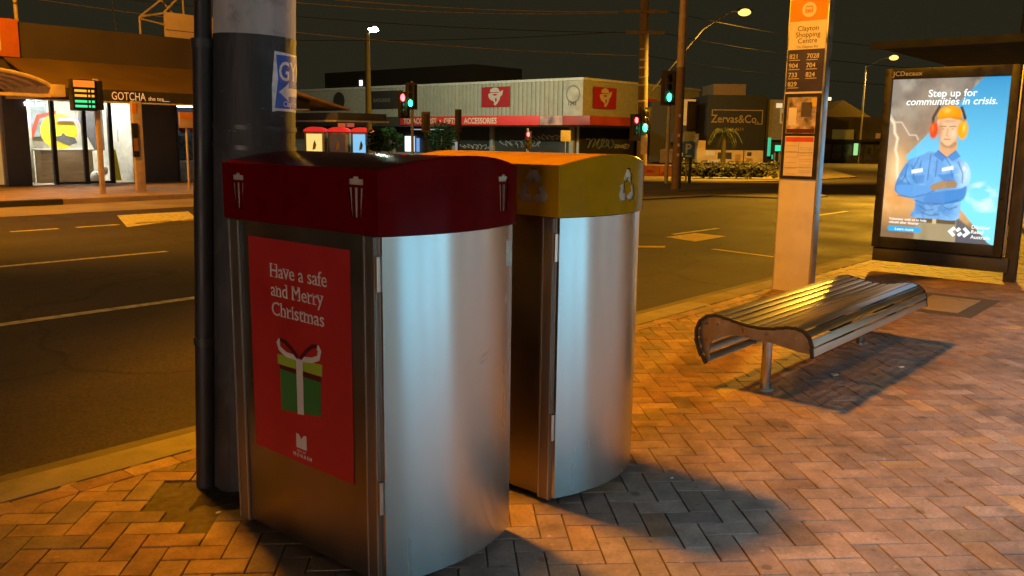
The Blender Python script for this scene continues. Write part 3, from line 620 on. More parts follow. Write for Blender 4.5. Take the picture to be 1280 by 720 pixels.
# the printed picture of the poster: a colour grid worked out from simple shapes
def poster_pixels(NX=200, NY=296):
    U, V = np.meshgrid((np.arange(NX)+.5)/NX, (np.arange(NY)+.5)/NY); A = 1.5     # V runs down; A = height/width
    X = U; Y = V*A
    rs = np.random.RandomState(5)
    def fbm(sx, sy, oc=5):
        out = np.zeros_like(U); amp = 1; tot_ = 0
        for o_ in range(oc):
            gx, gy = int(sx*2**o_)+2, int(sy*2**o_)+2; g = rs.rand(gy, gx)
            fx = U*(gx-1.001); fy = V*(gy-1.001); ix = fx.astype(int); iy = fy.astype(int); ax = fx-ix; ay = fy-iy
            ax = ax*ax*(3-2*ax); ay = ay*ay*(3-2*ay)
            out += amp*((g[iy, ix]*(1-ax)+g[iy, ix+1]*ax)*(1-ay)+(g[iy+1, ix]*(1-ax)+g[iy+1, ix+1]*ax)*ay); tot_ += amp; amp *= .5
        return out/tot_
    def c(h): h = np.array([int(h[i:i+2], 16)/255 for i in (0, 2, 4)]); return np.where(h < .04045, h/12.92, ((h+.055)/1.055)**2.4)
    img = np.zeros((NY, NX, 3)); n1 = fbm(3, 4); n2 = fbm(7, 9)
    def mixin(col, a):
        a = np.clip(a, 0, 1)[..., None]; img[:] = img*(1-a)+np.array(col)*a
    def poly(pts, soft=.006):
        pts = np.array(pts, float); inside = np.zeros_like(U, bool); dist = np.full_like(U, 9.)
        for i in range(len(pts)):
            x1, y1_ = pts[i]; x2, y2 = pts[(i+1) % len(pts)]
            cnd = ((y1_ > Y) != (y2 > Y)); xi = (x2-x1)*(Y-y1_)/((y2-y1_) if y2 != y1_ else 1e-9)+x1; inside ^= cnd & (X < xi)
            t = np.clip(((X-x1)*(x2-x1)+(Y-y1_)*(y2-y1_))/max((x2-x1)**2+(y2-y1_)**2, 1e-9), 0, 1)
            dist = np.minimum(dist, np.hypot(X-x1-t*(x2-x1), Y-y1_-t*(y2-y1_)))
        return np.clip(.5+np.where(inside, dist, -dist)/soft, 0, 1)
    def spl(pts, n=7):
        pts = [np.array(p, float) for p in pts]; out = []; L_ = len(pts)
        for i in range(L_):
            p0, p1, p2, p3 = pts[i-1], pts[i], pts[(i+1) % L_], pts[(i+2) % L_]
            for k in range(n):
                t = k/n; out.append(.5*((2*p1)+(p2-p0)*t+(2*p0-5*p1+4*p2-p3)*t*t+(3*p1-p0-3*p2+p3)*t**3))
        return out
    def ell(cx, cy, rx, ry, soft=.02, rot=0):
        dx, dy = X-cx, Y-cy; cr, sr = math.cos(rot), math.sin(rot); ex = (dx*cr+dy*sr)/rx; ey = (-dx*sr+dy*cr)/ry
        return np.clip((1-np.hypot(ex, ey))/soft*min(rx, ry)*1.0, 0, 1)
    def line(pts, wd, soft=.004):
        d = np.full_like(U, 9.)
        for (x1, y1_), (x2, y2) in zip(pts, pts[1:]):
            t = np.clip(((X-x1)*(x2-x1)+(Y-y1_)*(y2-y1_))/max((x2-x1)**2+(y2-y1_)**2, 1e-9), 0, 1); d = np.minimum(d, np.hypot(X-x1-t*(x2-x1), Y-y1_-t*(y2-y1_)))
        return np.clip((wd-d)/soft+.5, 0, 1)
    # storm side
    t = np.clip(V*1.3-.15, 0, 1)[..., None]
    img[:] = c('8c8076')*(1-t)+c('e6a765')*t
    mixin(c('5c5450'), np.clip((n1-.5)*3, 0, .7)*np.clip(1.2-V*1.6, .0, 1)); mixin(c('b9ac98'), np.clip((n2-.55)*3, 0, .7)*np.clip(1-V*1.4, 0, 1))
    mixin(c('a88f7a'), ell(.25, .25, .25, .25, .5)); mixin(c('f0c48a'), np.clip((n2-.45)*4, 0, .8)*np.clip(V*2-.9, 0, 1)); mixin(c('7e5a45'), np.clip((n1-.52)*5, 0, .7)*np.clip(V*2-.9, 0, 1))
    mixin(c('f0a04a'), np.clip((n1-.38)*3.5, 0, .85)*np.clip(1-np.abs(V-.66)*3.2, 0, 1)*np.clip(1.25-U*2.4, 0, 1)); mixin(c('fbd79a'), ell(.10, .82, .12, .22, .12)*.75)
    mixin(c('4a3a34'), np.clip((V-.80)*5, 0, .8))
    # blue sky
    sky_ = poly([(.80, -.02), (1.02, -.02), (1.02, 1.52), (.94, 1.48), (.70, 1.20), (.22, .78), (.17, .72)], .01)
    ts = np.clip(V/.75, 0, 1)[..., None]; skc = c('2f8fc4')*(1-ts)+c('7fdcf8')*ts; img[:] = img*(1-sky_[..., None])+skc*sky_[..., None]
    cl = np.clip((fbm(5, 9)-.40)*4, 0, 1)
    for (cx, cy, rx, ry) in ((.86, 1.05, .16, .13), (.90, 1.17, .13, .05), (.60, .29, .06, .035), (.66, .36, .10, .07)): mixin(c('f4f4f0'), cl*ell(cx, cy, rx, ry, .06))
    mixin(c('565a66'), poly([(.64, 1.24), (.98, 1.52), (.4, 1.52)], .02)*.9)
    # lightning
    mixin(c('f8e6c4'), line([(0, .36), (.045, .42), (.055, .50), (.085, .55), (.075, .66), (.10, .74), (.105, .86), (.12, .95)], .010, .02)*.9)
    mixin(c('e8d6c4'), line([(.0, .33), (.05, .40), (.11, .40), (.15, .46), (.19, .52), (.25, .52), (.27, .56)], .005, .012)*.8)
    X = U+.065
    # trousers and belt
    mixin(c('a3906f'), poly([(.385, 1.26), (.73, 1.26), (.74, 1.52), (.37, 1.52)])); mixin(c('857250'), ell(.46, 1.5, .05, .2, .06)*.6)
    mixin(c('6b5233'), poly([(.385, 1.285), (.725, 1.285), (.725, 1.335), (.385, 1.335)])); mixin(c('cdb98c'), poly([(.525, 1.28), (.56, 1.28), (.56, 1.34), (.525, 1.34)]))
    # shirt
    body = spl([(.455, .665), (.39, .70), (.27, .755), (.205, .87), (.165, .99), (.175, 1.06), (.26, 1.10), (.345, 1.12), (.36, 1.20), (.335, 1.285), (.55, 1.295), (.74, 1.285), (.755, 1.12), (.80, .99), (.815, .87), (.765, .76), (.65, .715), (.60, .67), (.53, .69)])
    b_ = poly(body, .008); sh_ = c('68a6e2'); mixin(sh_, b_)
    mixin(c('b9defa'), b_*np.clip((X-.60)*3.2, 0, .75)); mixin(c('1f4f92'), b_*np.clip((.34-X)*3.0, 0, .6)); mixin(c('d8eefc'), b_*ell(.76, .86, .07, .14, .06)*.7); mixin(c('2f6cb0'), b_*ell(.31, 1.02, .14, .06, .05, .15)*.7); mixin(c('2b62a6'), b_*np.clip((V-.70)*6, 0, .45)*ell(.5, 1.2, .3, .16, .1))
    fold = fbm(14, 20, 4); mixin(c('3f78bb'), b_*np.clip((fold-.55)*4, 0, .22)); mixin(c('a5d2f6'), b_*np.clip((.42-fold)*4, 0, .25))
    for ln in ([(.46, .69), (.455, .80), (.45, .93)], [(.40, 1.18), (.46, 1.22), (.52, 1.21)], [(.60, 1.17), (.66, 1.20), (.72, 1.17)], [(.42, 1.24), (.50, 1.265), (.58, 1.25)], [(.70, .76), (.745, .86), (.75, .95)], [(.26, .80), (.25, .90), (.22, .96)], [(.38, .76), (.37, .86)], [(.52, .74), (.515, .90)], [(.30, .80), (.33, .92), (.36, .97)], [(.24, .90), (.30, .99), (.42, 1.01)], [(.36, 1.13), (.50, 1.17), (.66, 1.12)], [(.58, .71), (.64, .80), (.66, .90)], [(.355, .73), (.31, .85)]): mixin(c('245592'), b_*line(ln, .004, .01)*.8)
    # crossed forearms
    mixin(c('5c9ada'), poly(spl([(.18, 1.0), (.28, .985), (.45, .985), (.52, .965), (.52, 1.02), (.44, 1.06), (.30, 1.09), (.2, 1.07)]), .01)); mixin(c('2b62a6'), line([(.2, 1.09), (.32, 1.105), (.45, 1.07), (.52, 1.03)], .006, .012)*.8)
    mixin(c('4a88cc'), poly(spl([(.47, 1.06), (.60, 1.03), (.74, 1.0), (.79, .98), (.77, 1.10), (.64, 1.145), (.44, 1.14)]), .012)); mixin(c('2b62a6'), line([(.46, 1.15), (.6, 1.155), (.73, 1.11)], .006, .012)*.8)
    hand = spl([(.485, .985), (.56, .945), (.63, .92), (.675, .925), (.705, .955), (.70, .99), (.64, 1.0), (.56, 1.015), (.50, 1.03)])
    mixin(c('a98560'), poly(hand, .008))
    for k in range(4): mixin(c('8a6746'), line([(.60+k*.012, .945+k*.018), (.69+k*.006, .940+k*.018)], .002, .006)*.9)
    # chest badges and pockets
    for q in ([(.30, .845), (.40, .825), (.40, .86), (.305, .88)], [(.565, .82), (.66, .795), (.665, .83), (.57, .85)]): mixin(c('f2f2ee'), poly(q))
    mixin(c('3a7cc2'), poly([(.53, .885), (.67, .86), (.685, .93), (.60, .945)], .01)*.7); mixin(c('2f6db2'), poly([(.30, .90), (.42, .885), (.42, .97), (.33, .97)], .012)*.5); mixin(c('e6e9ea'), ell(.755, .815, .022, .035, .02))
    X = U
    # neck, face
    mixin(c('d9a277'), poly(spl([(.475, .55), (.60, .55), (.605, .67), (.545, .715), (.47, .675)]), .008)); mixin(c('a06f4b'), poly(spl([(.475, .58), (.60, .58), (.58, .63), (.50, .63)]), .02)*.6)
    mixin(c('e7b58d'), poly(spl([(.435, .37), (.60, .37), (.612, .47), (.590, .565), (.535, .615), (.478, .575), (.440, .48)]), .008))
    mixin(c('b87b52'), ell(.452, .48, .035, .13, .03)*.8); mixin(c('f7d3b2'), ell(.570, .50, .03, .06, .03)*.7); mixin(c('a9714c'), ell(.525, .392, .09, .022, .03)*.7)
    for ex in (.478, .560): mixin(c('4a3526'), ell(ex, .462, .020, .010, .02)); mixin(c('6d4b33'), line([(ex-.026, .440), (ex+.024, .438)], .004, .008)*.8)
    mixin(c('c98a64'), line([(.522, .46), (.512, .52), (.53, .527)], .005, .01)*.8); mixin(c('a85f4c'), line([(.497, .556), (.545, .555)], .005, .009)*.8)
    mixin(c('3f7fc4'), poly([(.455, .655), (.53, .72), (.50, .76), (.41, .70)], .008)); mixin(c('4a8ad0'), poly([(.605, .655), (.54, .72), (.585, .755), (.65, .71)], .008)); mixin(c('245592'), line([(.455, .66), (.532, .722), (.606, .66)], .003, .006))
    # ear muffs and helmet
    mixin(c('3a302c'), line([(.395, .46), (.385, .36), (.43, .26)], .012, .012)); mixin(c('3a302c'), line([(.635, .45), (.655, .36), (.62, .27)], .012, .012))
    mixin(c('d8431c'), ell(.400, .475, .045, .092, .015)); mixin(c('f07a3a'), ell(.388, .455, .02, .05, .02)*.8); mixin(c('f0a21c'), ell(.645, .47, .052, .100, .015)); mixin(c('fbd45a'), ell(.655, .45, .022, .06, .02)*.8)
    hel = spl([(.425, .365), (.425, .32), (.455, .272), (.52, .25), (.585, .262), (.625, .31), (.632, .36), (.66, .385), (.60, .378), (.52, .362), (.45, .372)])
    hm_ = poly(hel, .007); mixin(c('f59a16'), hm_); mixin(c('ffc457'), hm_*ell(.50, .295, .045, .03, .03)); mixin(c('c66f0e'), hm_*np.clip((Y-.33)*18, 0, .7)); mixin(c('d9820f'), hm_*ell(.60, .30, .04, .08, .04)*.6)
    # caption blocks, button
    bt = poly([(.075+.02*0, 1.385), (.36, 1.385), (.372, 1.405), (.36, 1.435), (.075, 1.435), (.062, 1.41)], .008); mixin(c('2aa6e4'), bt)
    for k, (a, b) in enumerate(((.07, .325), (.07, .315))): pass
    return np.clip(img, 0, 1), NX, NY
img, NX, NY = poster_pixels()
vs = []; fs = []; cols = []
for j in range(NY):
    for i in range(NX):
        vs.append((AX+.028, y1-(y1-y0)*(i/(NX-1)), z1-(z1-z0)*(j/(NY-1)))); cols.append((*img[j, i], 1))
for j in range(NY-1):
    for i in range(NX-1): fs.append((j*NX+i, (j+1)*NX+i, (j+1)*NX+i+1, j*NX+i+1))
me = bpy.data.meshes.new('lit_poster'); me.from_pydata(vs, [], fs); at = me.color_attributes.new('tint', 'FLOAT_COLOR', 'POINT'); at.data.foreach_set('color', np.array(cols, dtype=np.float32).ravel())
ADE = 1.55
ad = link_mesh('lit_poster', me, attr_mat('backlit_print', .35, emit=ADE), sh, 0); ad['label'] = 'backlit poster of a worker in a blue shirt and orange helmet'
AW = glow('backlit_white', (.95, .97, .95), 1.5)
W_ = y1-y0; H_ = z1-z0; ay = lambda u: y1-W_*u; az_ = lambda v: z1-H_*v; TXA = AX+.0255
text('lettering', 'Step up for', .112, (TXA, ay(.53), az_(.111)), (0, -1, 0), AW, ad, bold=.014, align='CENTER')
text('lettering', 'communities in crisis.', .112, (TXA, ay(.52), az_(.160)), (0, -1, 0), AW, ad, bold=.014, align='CENTER', shear=.18, xs=.98)
text('lettering', 'Volunteer with us to help', .040, (TXA, ay(.07), az_(.886)), (0, -1, 0), AW, ad, bold=.012)
text('lettering', 'rebuild after disaster', .040, (TXA, ay(.07), az_(.908)), (0, -1, 0), AW, ad, bold=.012)
text('lettering', 'Learn more', .044, (TXA, ay(.215), az_(.951)), (0, -1, 0), AW, ad, bold=.01, align='CENTER')
for k, s_ in enumerate(('Disaster', 'Relief', 'Australia')): text('lettering', s_, .056, (TXA, ay(.80), az_(.908+k*.031)), (0, -1, 0), AW, ad, bold=.014)
lg = [[(-.12, 0), (-.06, .06), (-.035, .035), (-.07, 0), (-.035, -.035), (-.06, -.06)], [(.12, 0), (.06, .06), (.035, .035), (.07, 0), (.035, -.035), (.06, -.06)],
      [(-.04, .02), (-.005, .055), (.02, .03), (-.015, -.005)], [(.04, -.02), (.005, -.055), (-.02, -.03), (.015, .005)]]
flat('emblem', lg, (TXA, ay(.70), az_(.935)), (0, -1, 0), AW, ad)
MB().box(AX+.006, AX+.010, y0, y1, z0, z1).build('cover_glass', GLASS, sh, 0, 0)
# dark mast behind the shelter
tm_ = thing('steel_mast', 'dark steel mast rising behind the bus shelter roof', 'mast', (19.5, 3.85, 0)); MB().cyl((19.5, 3.85, 0), (19.5, 3.85, 8), .09, .07).build('shaft', DARKM, tm_)
MB().box(19.36, 19.64, 3.71, 3.99, 0, .02).build('base_plate', DARKM, tm_)
# litter on the paving
lf = thing('fallen_leaves', 'dried curled leaf cluster lying in front of the bins', 'leaf litter', (2.03, 1.66, 0))
LEAF = mat('dry_leaf', (.16, .13, .07), .8, var=.3, scale=40)
rl = random.Random(9)
for k in range(7):
    a = rl.uniform(0, 6.28); ln = rl.uniform(.03, .06); c0 = Vector((2.03+rl.uniform(-.012, .012), 1.66+rl.uniform(-.012, .012), .004)); d = Vector((math.cos(a), math.sin(a), 0)); s_ = Vector((-d.y, d.x, 0))*.006
    m = MB(); m.loft([c0+s_*.3, c0+d*ln*.5+s_+Vector((0, 0, .02)), c0+d*ln+Vector((0, 0, .008)), c0+d*ln*.5-s_+Vector((0, 0, .018))], [c0+s_*.3+Vector((0, 0, .001)), c0+d*ln*.5+s_+Vector((0, 0, .022)), c0+d*ln+Vector((0, 0, .010)), c0+d*ln*.5-s_+Vector((0, 0, .020))]); m.build('leaf', LEAF, lf, 0, 0)
LIT = mat('paper_scrap', (.55, .52, .48), .8)
for (x_, y_, r_, lab) in ((5.55, 1.98, .05, 'larger white paper scrap in the shadow under the bench'), (6.05, 1.72, .035, 'small white scrap by the far bench shadow edge'), (3.28, 1.86, .012, 'tiny pale scrap on the paving beside the yellow bin'), (1.72, 3.02, .016, 'pale pebble on the soil beside the pole')):
    m = MB(); n_ = 7; q = [(x_+r_*rl.uniform(.5, 1)*math.cos(i*6.28/n_), y_+r_*rl.uniform(.3, .7)*math.sin(i*6.28/n_)) for i in range(n_)]; m.prism(q, 'z', .003, .007); tag(m.build('scrap', LIT, None, .001), lab, 'litter', 'scraps on the paving')
# ================================================================== OUT OF FRAME ON THE RIGHT: the lit shop behind the camera
shp = thing('shop_building', 'shop with bright windows on the near footpath beside the bins', 'shop', (5, -3.2, 0))
CRM = mat('cream_render', (.42, .38, .32), .8, var=.15)
m = MB(); y_ = -3.2
for (a, b) in ((-26, -22), (-10, 2.3), (5.5, 5.9), (7.4, 8.4), (12, 30)): m.box(a, b, y_-6, y_, 0, 3.6)
m.box(2.3, 5.5, y_-6, y_-.0, .80, 3.6); m.box(-22, -10, y_-6, y_, 2.6, 3.6); m.box(-22, -10, y_-6, y_, 0, .4); m.box(5.9, 7.4, y_-6, y_, 2.6, 3.6); m.box(8.4, 12, y_-6, y_, 2.6, 3.6); m.box(2.3, 5.5, y_-6, y_, 0, .05); m.box(5.9, 7.4, y_-6, y_, 0, .5); m.box(8.4, 12, y_-6, y_, 0, .5)
m.build('wall', CRM, shp, 0, 0)
WINE = {'window': (3.7, (.30, .78, 1.0)), 'window_b': (.30, (.95, .90, .92)), 'window_c': (.34, (.85, .90, 1.0))}
MB().box(2.3, 5.5, y_-.16, y_-.12, .05, .80).build('window', glow('lit_window_cool', WINE['window'][1], WINE['window'][0]), shp, 0, 0)
MB().box(5.9, 7.4, y_-.16, y_-.12, .5, 2.6).build('window', glow('lit_window_warm', WINE['window_b'][1], WINE['window_b'][0]), shp, 0, 0)
MB().box(8.4, 12, y_-.16, y_-.12, .5, 2.6).build('window', glow('lit_window_white', WINE['window_c'][1], WINE['window_c'][0]), shp, 0, 0)
MB().box(-22, -10, y_-.16, y_-.12, .4, 2.6).build('window', glow('fill_window_soft', (1, .74, .58), 19.0), shp, 0, 0)  # unseen window added to brighten the left sides of the bins
for a in (3.4, 4.45): MB().box(a-.03, a+.03, y_-.12, y_-.02, .05, .80).build('mullion', BLACKM, shp, 0, 0)
MB().box(-26, 30, y_, -.9, 3.1, 3.3).build('verandah', DARKM, shp, 0, 0)
MB().box(-14, 30, -.94, -.9, 2.16, 3.1).build('light_cutoff_valance', DARKM, shp, 0, 0)  # unseen valance, shaped to stop the added lamps' light before the bins
for k, x_ in enumerate((1.2, 5.0, 8.8, 12.6)):
    t = thing('verandah_light', '%s unseen light added under the shop verandah counted along the footpath' % ('first', 'second', 'third', 'fourth')[k], 'light', (x_, -2.0, 3.06), 'unseen lights added under the shop verandah')  # unseen lamps added to put white light on the right-hand paving
    MB().box(x_-.32, x_+.32, -2.32, -1.68, 3.03, 3.095).build('housing', DARKM, t); MB().box(x_-.28, x_+.28, -2.28, -1.72, 3.02, 3.029).build('diffuser', glow('fill_diffuser', (.7, .88, 1), 2), t, 0, 0)
    L = bpy.data.lights.new('fill_lamp', 'AREA'); L.energy = VL; L.color = (.55, .86, 1); L.size = .45; o = bpy.data.objects.new('fill_lamp', L); C.objects.link(o); o.parent = t; o.location = (0, 0, -.06)
# ================================================================== CAFE BUILDING ACROSS THE ROAD
F = 26.4
cafe = thing('cafe_building', 'low brown shop building with tea cafe and sloping awning across the road', 'building', (12, F, 0))
WB = mat('brown_render', (.055, .042, .033), .85, var=.2, scale=1.5)
DG = mat('dark_tile_wall', (.07, .075, .08), .6, var=.15, scale=3)
m = MB(); m.box(-25, 17.6, F, F+.3, 3.50, 4.47); m.box(-25, 17.6, F+.3, F+9, 4.2, 4.3); m.box(17.3, 17.6, F+.3, F+9, 0, 4.2); m.box(-25, 9.15, F+.02, F+.3, 2.46, 3.5); m.box(9.15, 17.6, F+.02, F+.3, 2.46, 3.5); m.box(-25, 17.3, F+6, F+6.2, 0, 4.2); m.box(-25, -24.7, F, F+9, 0, 4.4)
m.build('wall', WB, cafe, 0, 0)
MB().box(9.22, 9.84, F-.02, F+.25, 0, 2.5).build('pillar', DG, cafe, .01)
MB().box(13.02, 14.22, F-.02, F+.25, 0, 2.5).build('pillar', DG, cafe, .01)
MB().box(14.22, 14.28, F-.04, F+.25, 0, 2.5).build('pillar_edge', DARKM, cafe)
MB().box(16.6, 17.6, F-.02, F+.25, 0, 2.5).build('pillar', DG, cafe, .01)
m = MB(); m.prism([(F, 3.52), (F, 3.46), (23.78, 2.56), (23.78, 2.63)], 'x', 9.35, 17.4); m.build('awning', mat('awning_sheet', (.15, .095, .03), .6, var=.2, scale=1.2), cafe, 0, 0)
MB().box(9.35, 17.4, 23.70, 23.78, 2.34, 2.64).build('fascia', mat('dark_fascia', (.035, .03, .026), .6), cafe, .01)
MB().box(9.35, 17.4, 23.70, 24.0, 2.30, 2.338).build('fascia_edge', mat('pale_trim', (.5, .48, .44), .6), cafe, 0, 0)
MB().box(9.35, 17.4, 24.02, F-.03, 2.50, 2.53).build('soffit', mat('soffit_white', (.5, .48, .44), .8), cafe, 0, 0)
GOLD = mat('gold_lettering', (.75, .52, .22), .5, emit=(1, .72, .32), es=.35)
text('sign_lettering', 'GOTCHA', .30, (10.98, 23.69, 2.385), (1, 0, 0), GOLD, cafe, xs=.74, bold=.004)
text('sign_lettering', 'the tea', .16, (12.0, 23.69, 2.395), (1, 0, 0), GOLD, cafe, bold=.003)
MB().box(12.42, 12.62, 23.685, 23.699, 2.385, 2.40).build('sign_underline', GOLD, cafe, 0, 0)
# left neighbour: barrel canopy, orange sign, lit window
MB().box(-25, 9.75, F-.10, F-.001, 3.51, 4.52).build('sign_panel', mat('orange_sign', (.50, .13, .02), .55, var=.08), cafe, .01)
MB().box(9.2, 9.28, F-.105, F-.1005, 3.66, 4.35).build('sign_strip', WHITEP, cafe, 0, 0)
CAN = mat('canopy_ribs', (.55, .42, .24), .6)
can = thing('barrel_canopy', 'pale curved barrel canopy over the doorway left of the tea cafe', 'canopy', (7.5, 24.6, 2.4))
arc = lambda r, yy: [(7.45+r*math.cos(math.pi*i/18)*1.55, yy, 2.42+r*.48*math.sin(math.pi*i/18)*.95) for i in range(19)]
for k, yy in enumerate((23.3, 24.1, 24.9, 25.7, 26.3)): MB().tube(arc(1.28, yy), .05, 6).build('rib', CAN, can, 0, 40)
m = MB()
for i in range(18): m.face([arc(1.3, 23.35)[i], arc(1.3, 23.35)[i+1], arc(1.3, 26.3)[i+1], arc(1.3, 26.3)[i]])
m.build('canopy_sheet', mat('canopy_polycarb', (.28, .20, .12), .5), can, 0, 0)
MB().box(9.28, 9.60, 23.2, 26.3, 2.38, 2.68).build('gutter_box', CAN, can, .01); MB().box(5.3, 9.27, 23.25, 23.33, 2.36, 2.44).build('front_rail', CAN, can)
# cafe room behind the glass
RW_ = mat('interior_white', (.58, .56, .50), .8); RD = mat('interior_dark', (.09, .09, .10), .7)
m = MB(); m.box(9.84, 13.02, F+4.2, F+4.3, 0, 2.9); m.box(12.9, 13.02, F+.26, F+4.2, 0, 2.9); m.box(9.84, 9.9, F+.26, F+4.2, 0, 2.9); m.build('interior_wall', RW_, cafe, 0, 0)
MB().box(9.9, 12.9, F+.26, F+4.2, -.02, .008).build('interior_floor', mat('interior_floor', (.35, .28, .2), .5), cafe, 0, 0)
MB().box(9.9, 12.9, F+.26, F+4.2, 2.72, 2.80).build('interior_ceiling', RW_, cafe, 0, 0)
for yy in (F+1.0, F+2.8): MB().box(10.2, 12.6, yy, yy+.18, 2.68, 2.715).build('ceiling_light', glow('cafe_tube', (1, .94, .82), 120), cafe, 0, 0)
for (a, b) in ((9.86, 10.50), (10.56, 11.36), (11.44, 12.12), (12.2, 13.0)): MB().box(a, b, F+.08, F+.09, .06, 2.40).build('shop_window', GLASS, cafe, 0, 0)
for a in (10.53, 11.40, 12.16): MB().box(a-.055, a+.055, F+.02, F+.16, 0, 2.46).build('window_frame', BLACKM, cafe, .006)
MB().box(10.5, 12.2, F+.03, F+.14, .01, .075).build('sill', BLACKM, cafe, 0, 0); MB().box(9.86, 13.0, F+.03, F+.14, 2.40, 2.46).build('window_head', BLACKM, cafe, 0, 0)
MB().box(9.92, 10.52, F+1.6, F+1.7, 0, 2.7).build('interior_partition', mat('interior_cream', (.60, .60, .48), .8), cafe, 0, 0)
ctr = thing('shop_counter', 'pale timber serving counter inside the lit tea cafe', 'counter', (11.3, F+1.3, 0))
MB().box(10.55, 12.05, F+1.1, F+1.6, .01, .95).build('counter_front', mat('counter_timber', (.55, .38, .22), .55, scale=3, stretch=(1, 1, 6)), ctr, .01); MB().box(10.5, 12.1, F+1.05, F+1.65, .95, 1.0).build('counter_top', WHITEP, ctr, .005)
YM = mat('mural_yellow', (.75, .58, .03), .5, var=.1)
mu = thing('wall_mural', 'round yellow wall mural above the counter inside the cafe', 'mural', (11.5, F+2.2, 1.5))
flat('yellow_disc', [circ(0, 0, .55, 30)], (11.55, F+2.2, 1.52), (1, 0, 0), YM, mu)
flat('dark_shapes', [[(-.25, -.16), (-.02, -.12), (.03, -.03), (.12, -.12), (.38, -.18), (.45, -.34), (.2, -.42), (-.1, -.3), (-.28, -.24)]], (11.62, F+2.18, 1.52), (1, 0, 0), RD, mu)
flat('red_band', [[(-.72, -.1), (-.5, .5), (.0, .66), (.0, .76), (-.58, .62), (-.82, -.02)]], (11.5, F+2.19, 1.40), (1, 0, 0), mat('mural_red', (.4, .05, .03), .5), mu)
MB().box(11.5, 12.15, F+2.05, F+2.12, 1.85, 1.93).build('light_strip', glow('violet_strip', (.45, .35, 1), 3), mu, 0, 0)
m = MB(); m.prism([(12.0, 1.9), (12.45, .95), (12.75, .95), (12.75, 2.6), (12.1, 2.6)], 'y', F+1.8, F+1.86); tag(m.build('dark_banner', RD, None, 0, 0), 'dark hanging banner at the right of the cafe interior', 'banner')
tag(MB().box(10.55, 11.9, F+3.9, F+4.1, 1.35, 2.5).build('menu_board', mat('menu_board', (.13, .17, .20), .5, var=.4, scale=4), None, 0, 0), 'blue grey menu board on the back wall of the cafe', 'menu board')
for k, a in enumerate((F+1.15, F+1.6)): tag(MB().box(12.885, 12.899, a, a+.36, 1.22, 1.62).build('window_notice', WHITEP, None, 0, 0), ('white paper notice on the cafe side wall, nearer the window', 'white paper notice on the cafe side wall, farther inside')[k], 'notice', 'notices on the cafe wall')
tag(MB().prism([(12.42, .05), (12.62, .05), (12.50, 1.0), (12.34, 1.0)], 'y', F+.5, F+.56).build('yellow_board', YM, None), 'leaning yellow board behind the right cafe window', 'board')
for k, (a, r_) in enumerate(((11.95, .16), (12.2, .13))): tag(MB().ball((a, F+.75, .16+k*.2), r_, (1, 1, 1.2)).build('sack', WHITEP, None), ('white sack low in the cafe window', 'smaller white sack resting above in the cafe window')[k], 'sack')
text('sign_lettering', 'tea bar', .20, (9.75, F-.06, 2.22), (1, 0, 0), glow('white_sign', (.9, .95, 1), 3.0), cafe, bold=.02)
MB().box(-3, 9.16, F+.1, F+.12, .05, 2.45).build('lit_window', mat('amber_blind', (.5, .32, .12), .6, emit=(1, .55, .14), es=.35, var=.3, scale=1.5), cafe, 0, 0); MB().box(9.14, 9.22, F, F+.2, 0, 2.5).build('window_frame', GREYM, cafe)
# dim shop at the right end
MB().box(14.28, 16.6, F+1.6, F+1.7, 0, 2.5).build('interior_wall', RD, cafe, 0, 0); MB().box(14.4, 16.4, F+.5, F+.62, 2.36, 2.42).build('ceiling_light', glow('cool_tube', (.65, .85, 1), 16), cafe, 0, 0)
MB().box(14.28, 16.6, F+.06, F+.07, .05, 2.45).build('shop_window', GLASS, cafe, 0, 0)
for k in range(3): tag(MB().ball((14.62+k*.36, F+.9, 1.72), .20, (.9, .6, 1)).build('red_cushion', mat('red_cloth', (.30, .012, .018), .7), None), 'red round cushion hanging in the dim shop window', 'cushion', 'red cushions in the window')
tag(MB().box(14.45, 16.2, F+.7, F+1.2, .02, .62).build('white_crate', mat('crate_white', (.45, .42, .38), .7), None, .02), 'long pale crate on the floor of the dim shop', 'crate')
tag(MB().box(14.4, 16.3, F+1.2, F+1.35, .7, 1.45).build('stock_shelf', mat('stock_teal', (.06, .12, .13), .7, var=.9, scale=9), None, .02), 'shelf of teal and dark goods in the dim shop', 'shelf')
# things on the cafe roof
RP = mat('roof_steel_paint', (.42, .33, .20), .6)
bb = thing('roof_billboard', 'blank pale billboard on a steel frame above the cafe roof', 'billboard', (15, 27.5, 4.3))
MB().box(14.62, 17.6, 27.45, 27.55, 4.52, 5.36).build('panel', mat('billboard_board', (.55, .42, .28), .7, var=.08), bb, .005)
MB().box(14.62, 17.6, 27.43, 27.449, 4.80, 4.815).build('panel_joint', DARKM, bb, 0, 0)
for a, b in (((13.8, 27.5, 4.3), (13.8, 27.5, 5.12)), ((13.8, 27.5, 5.12), (14.7, 27.5, 5.85)), ((13.8, 27.5, 5.12), (14.62, 27.5, 5.32)), ((13.85, 27.5, 5.06), (14.62, 27.5, 4.96)), ((14.66, 27.6, 5.34), (15.6, 27.6, 6.3)), ((14.5, 27.7, 5.9), (15.2, 27.7, 5.2)), ((15.3, 27.5, 5.3), (15.28, 27.5, 6.3))): MB().cyl(a, b, .035, n=8).build('frame_bar', RP, bb)
vp = thing('vent_pipe', 'pale vent pipe standing on the roof above the orange sign', 'vent pipe', (10.0, 27.0, 4.3)); MB().cyl((10.0, 27, 4.3), (9.95, 27, 6.2), .055).build('pipe', RP, vp); MB().cyl((9.975, 27, 5.0), (9.974, 27, 5.05), .065).build('collar', DARKM, vp)
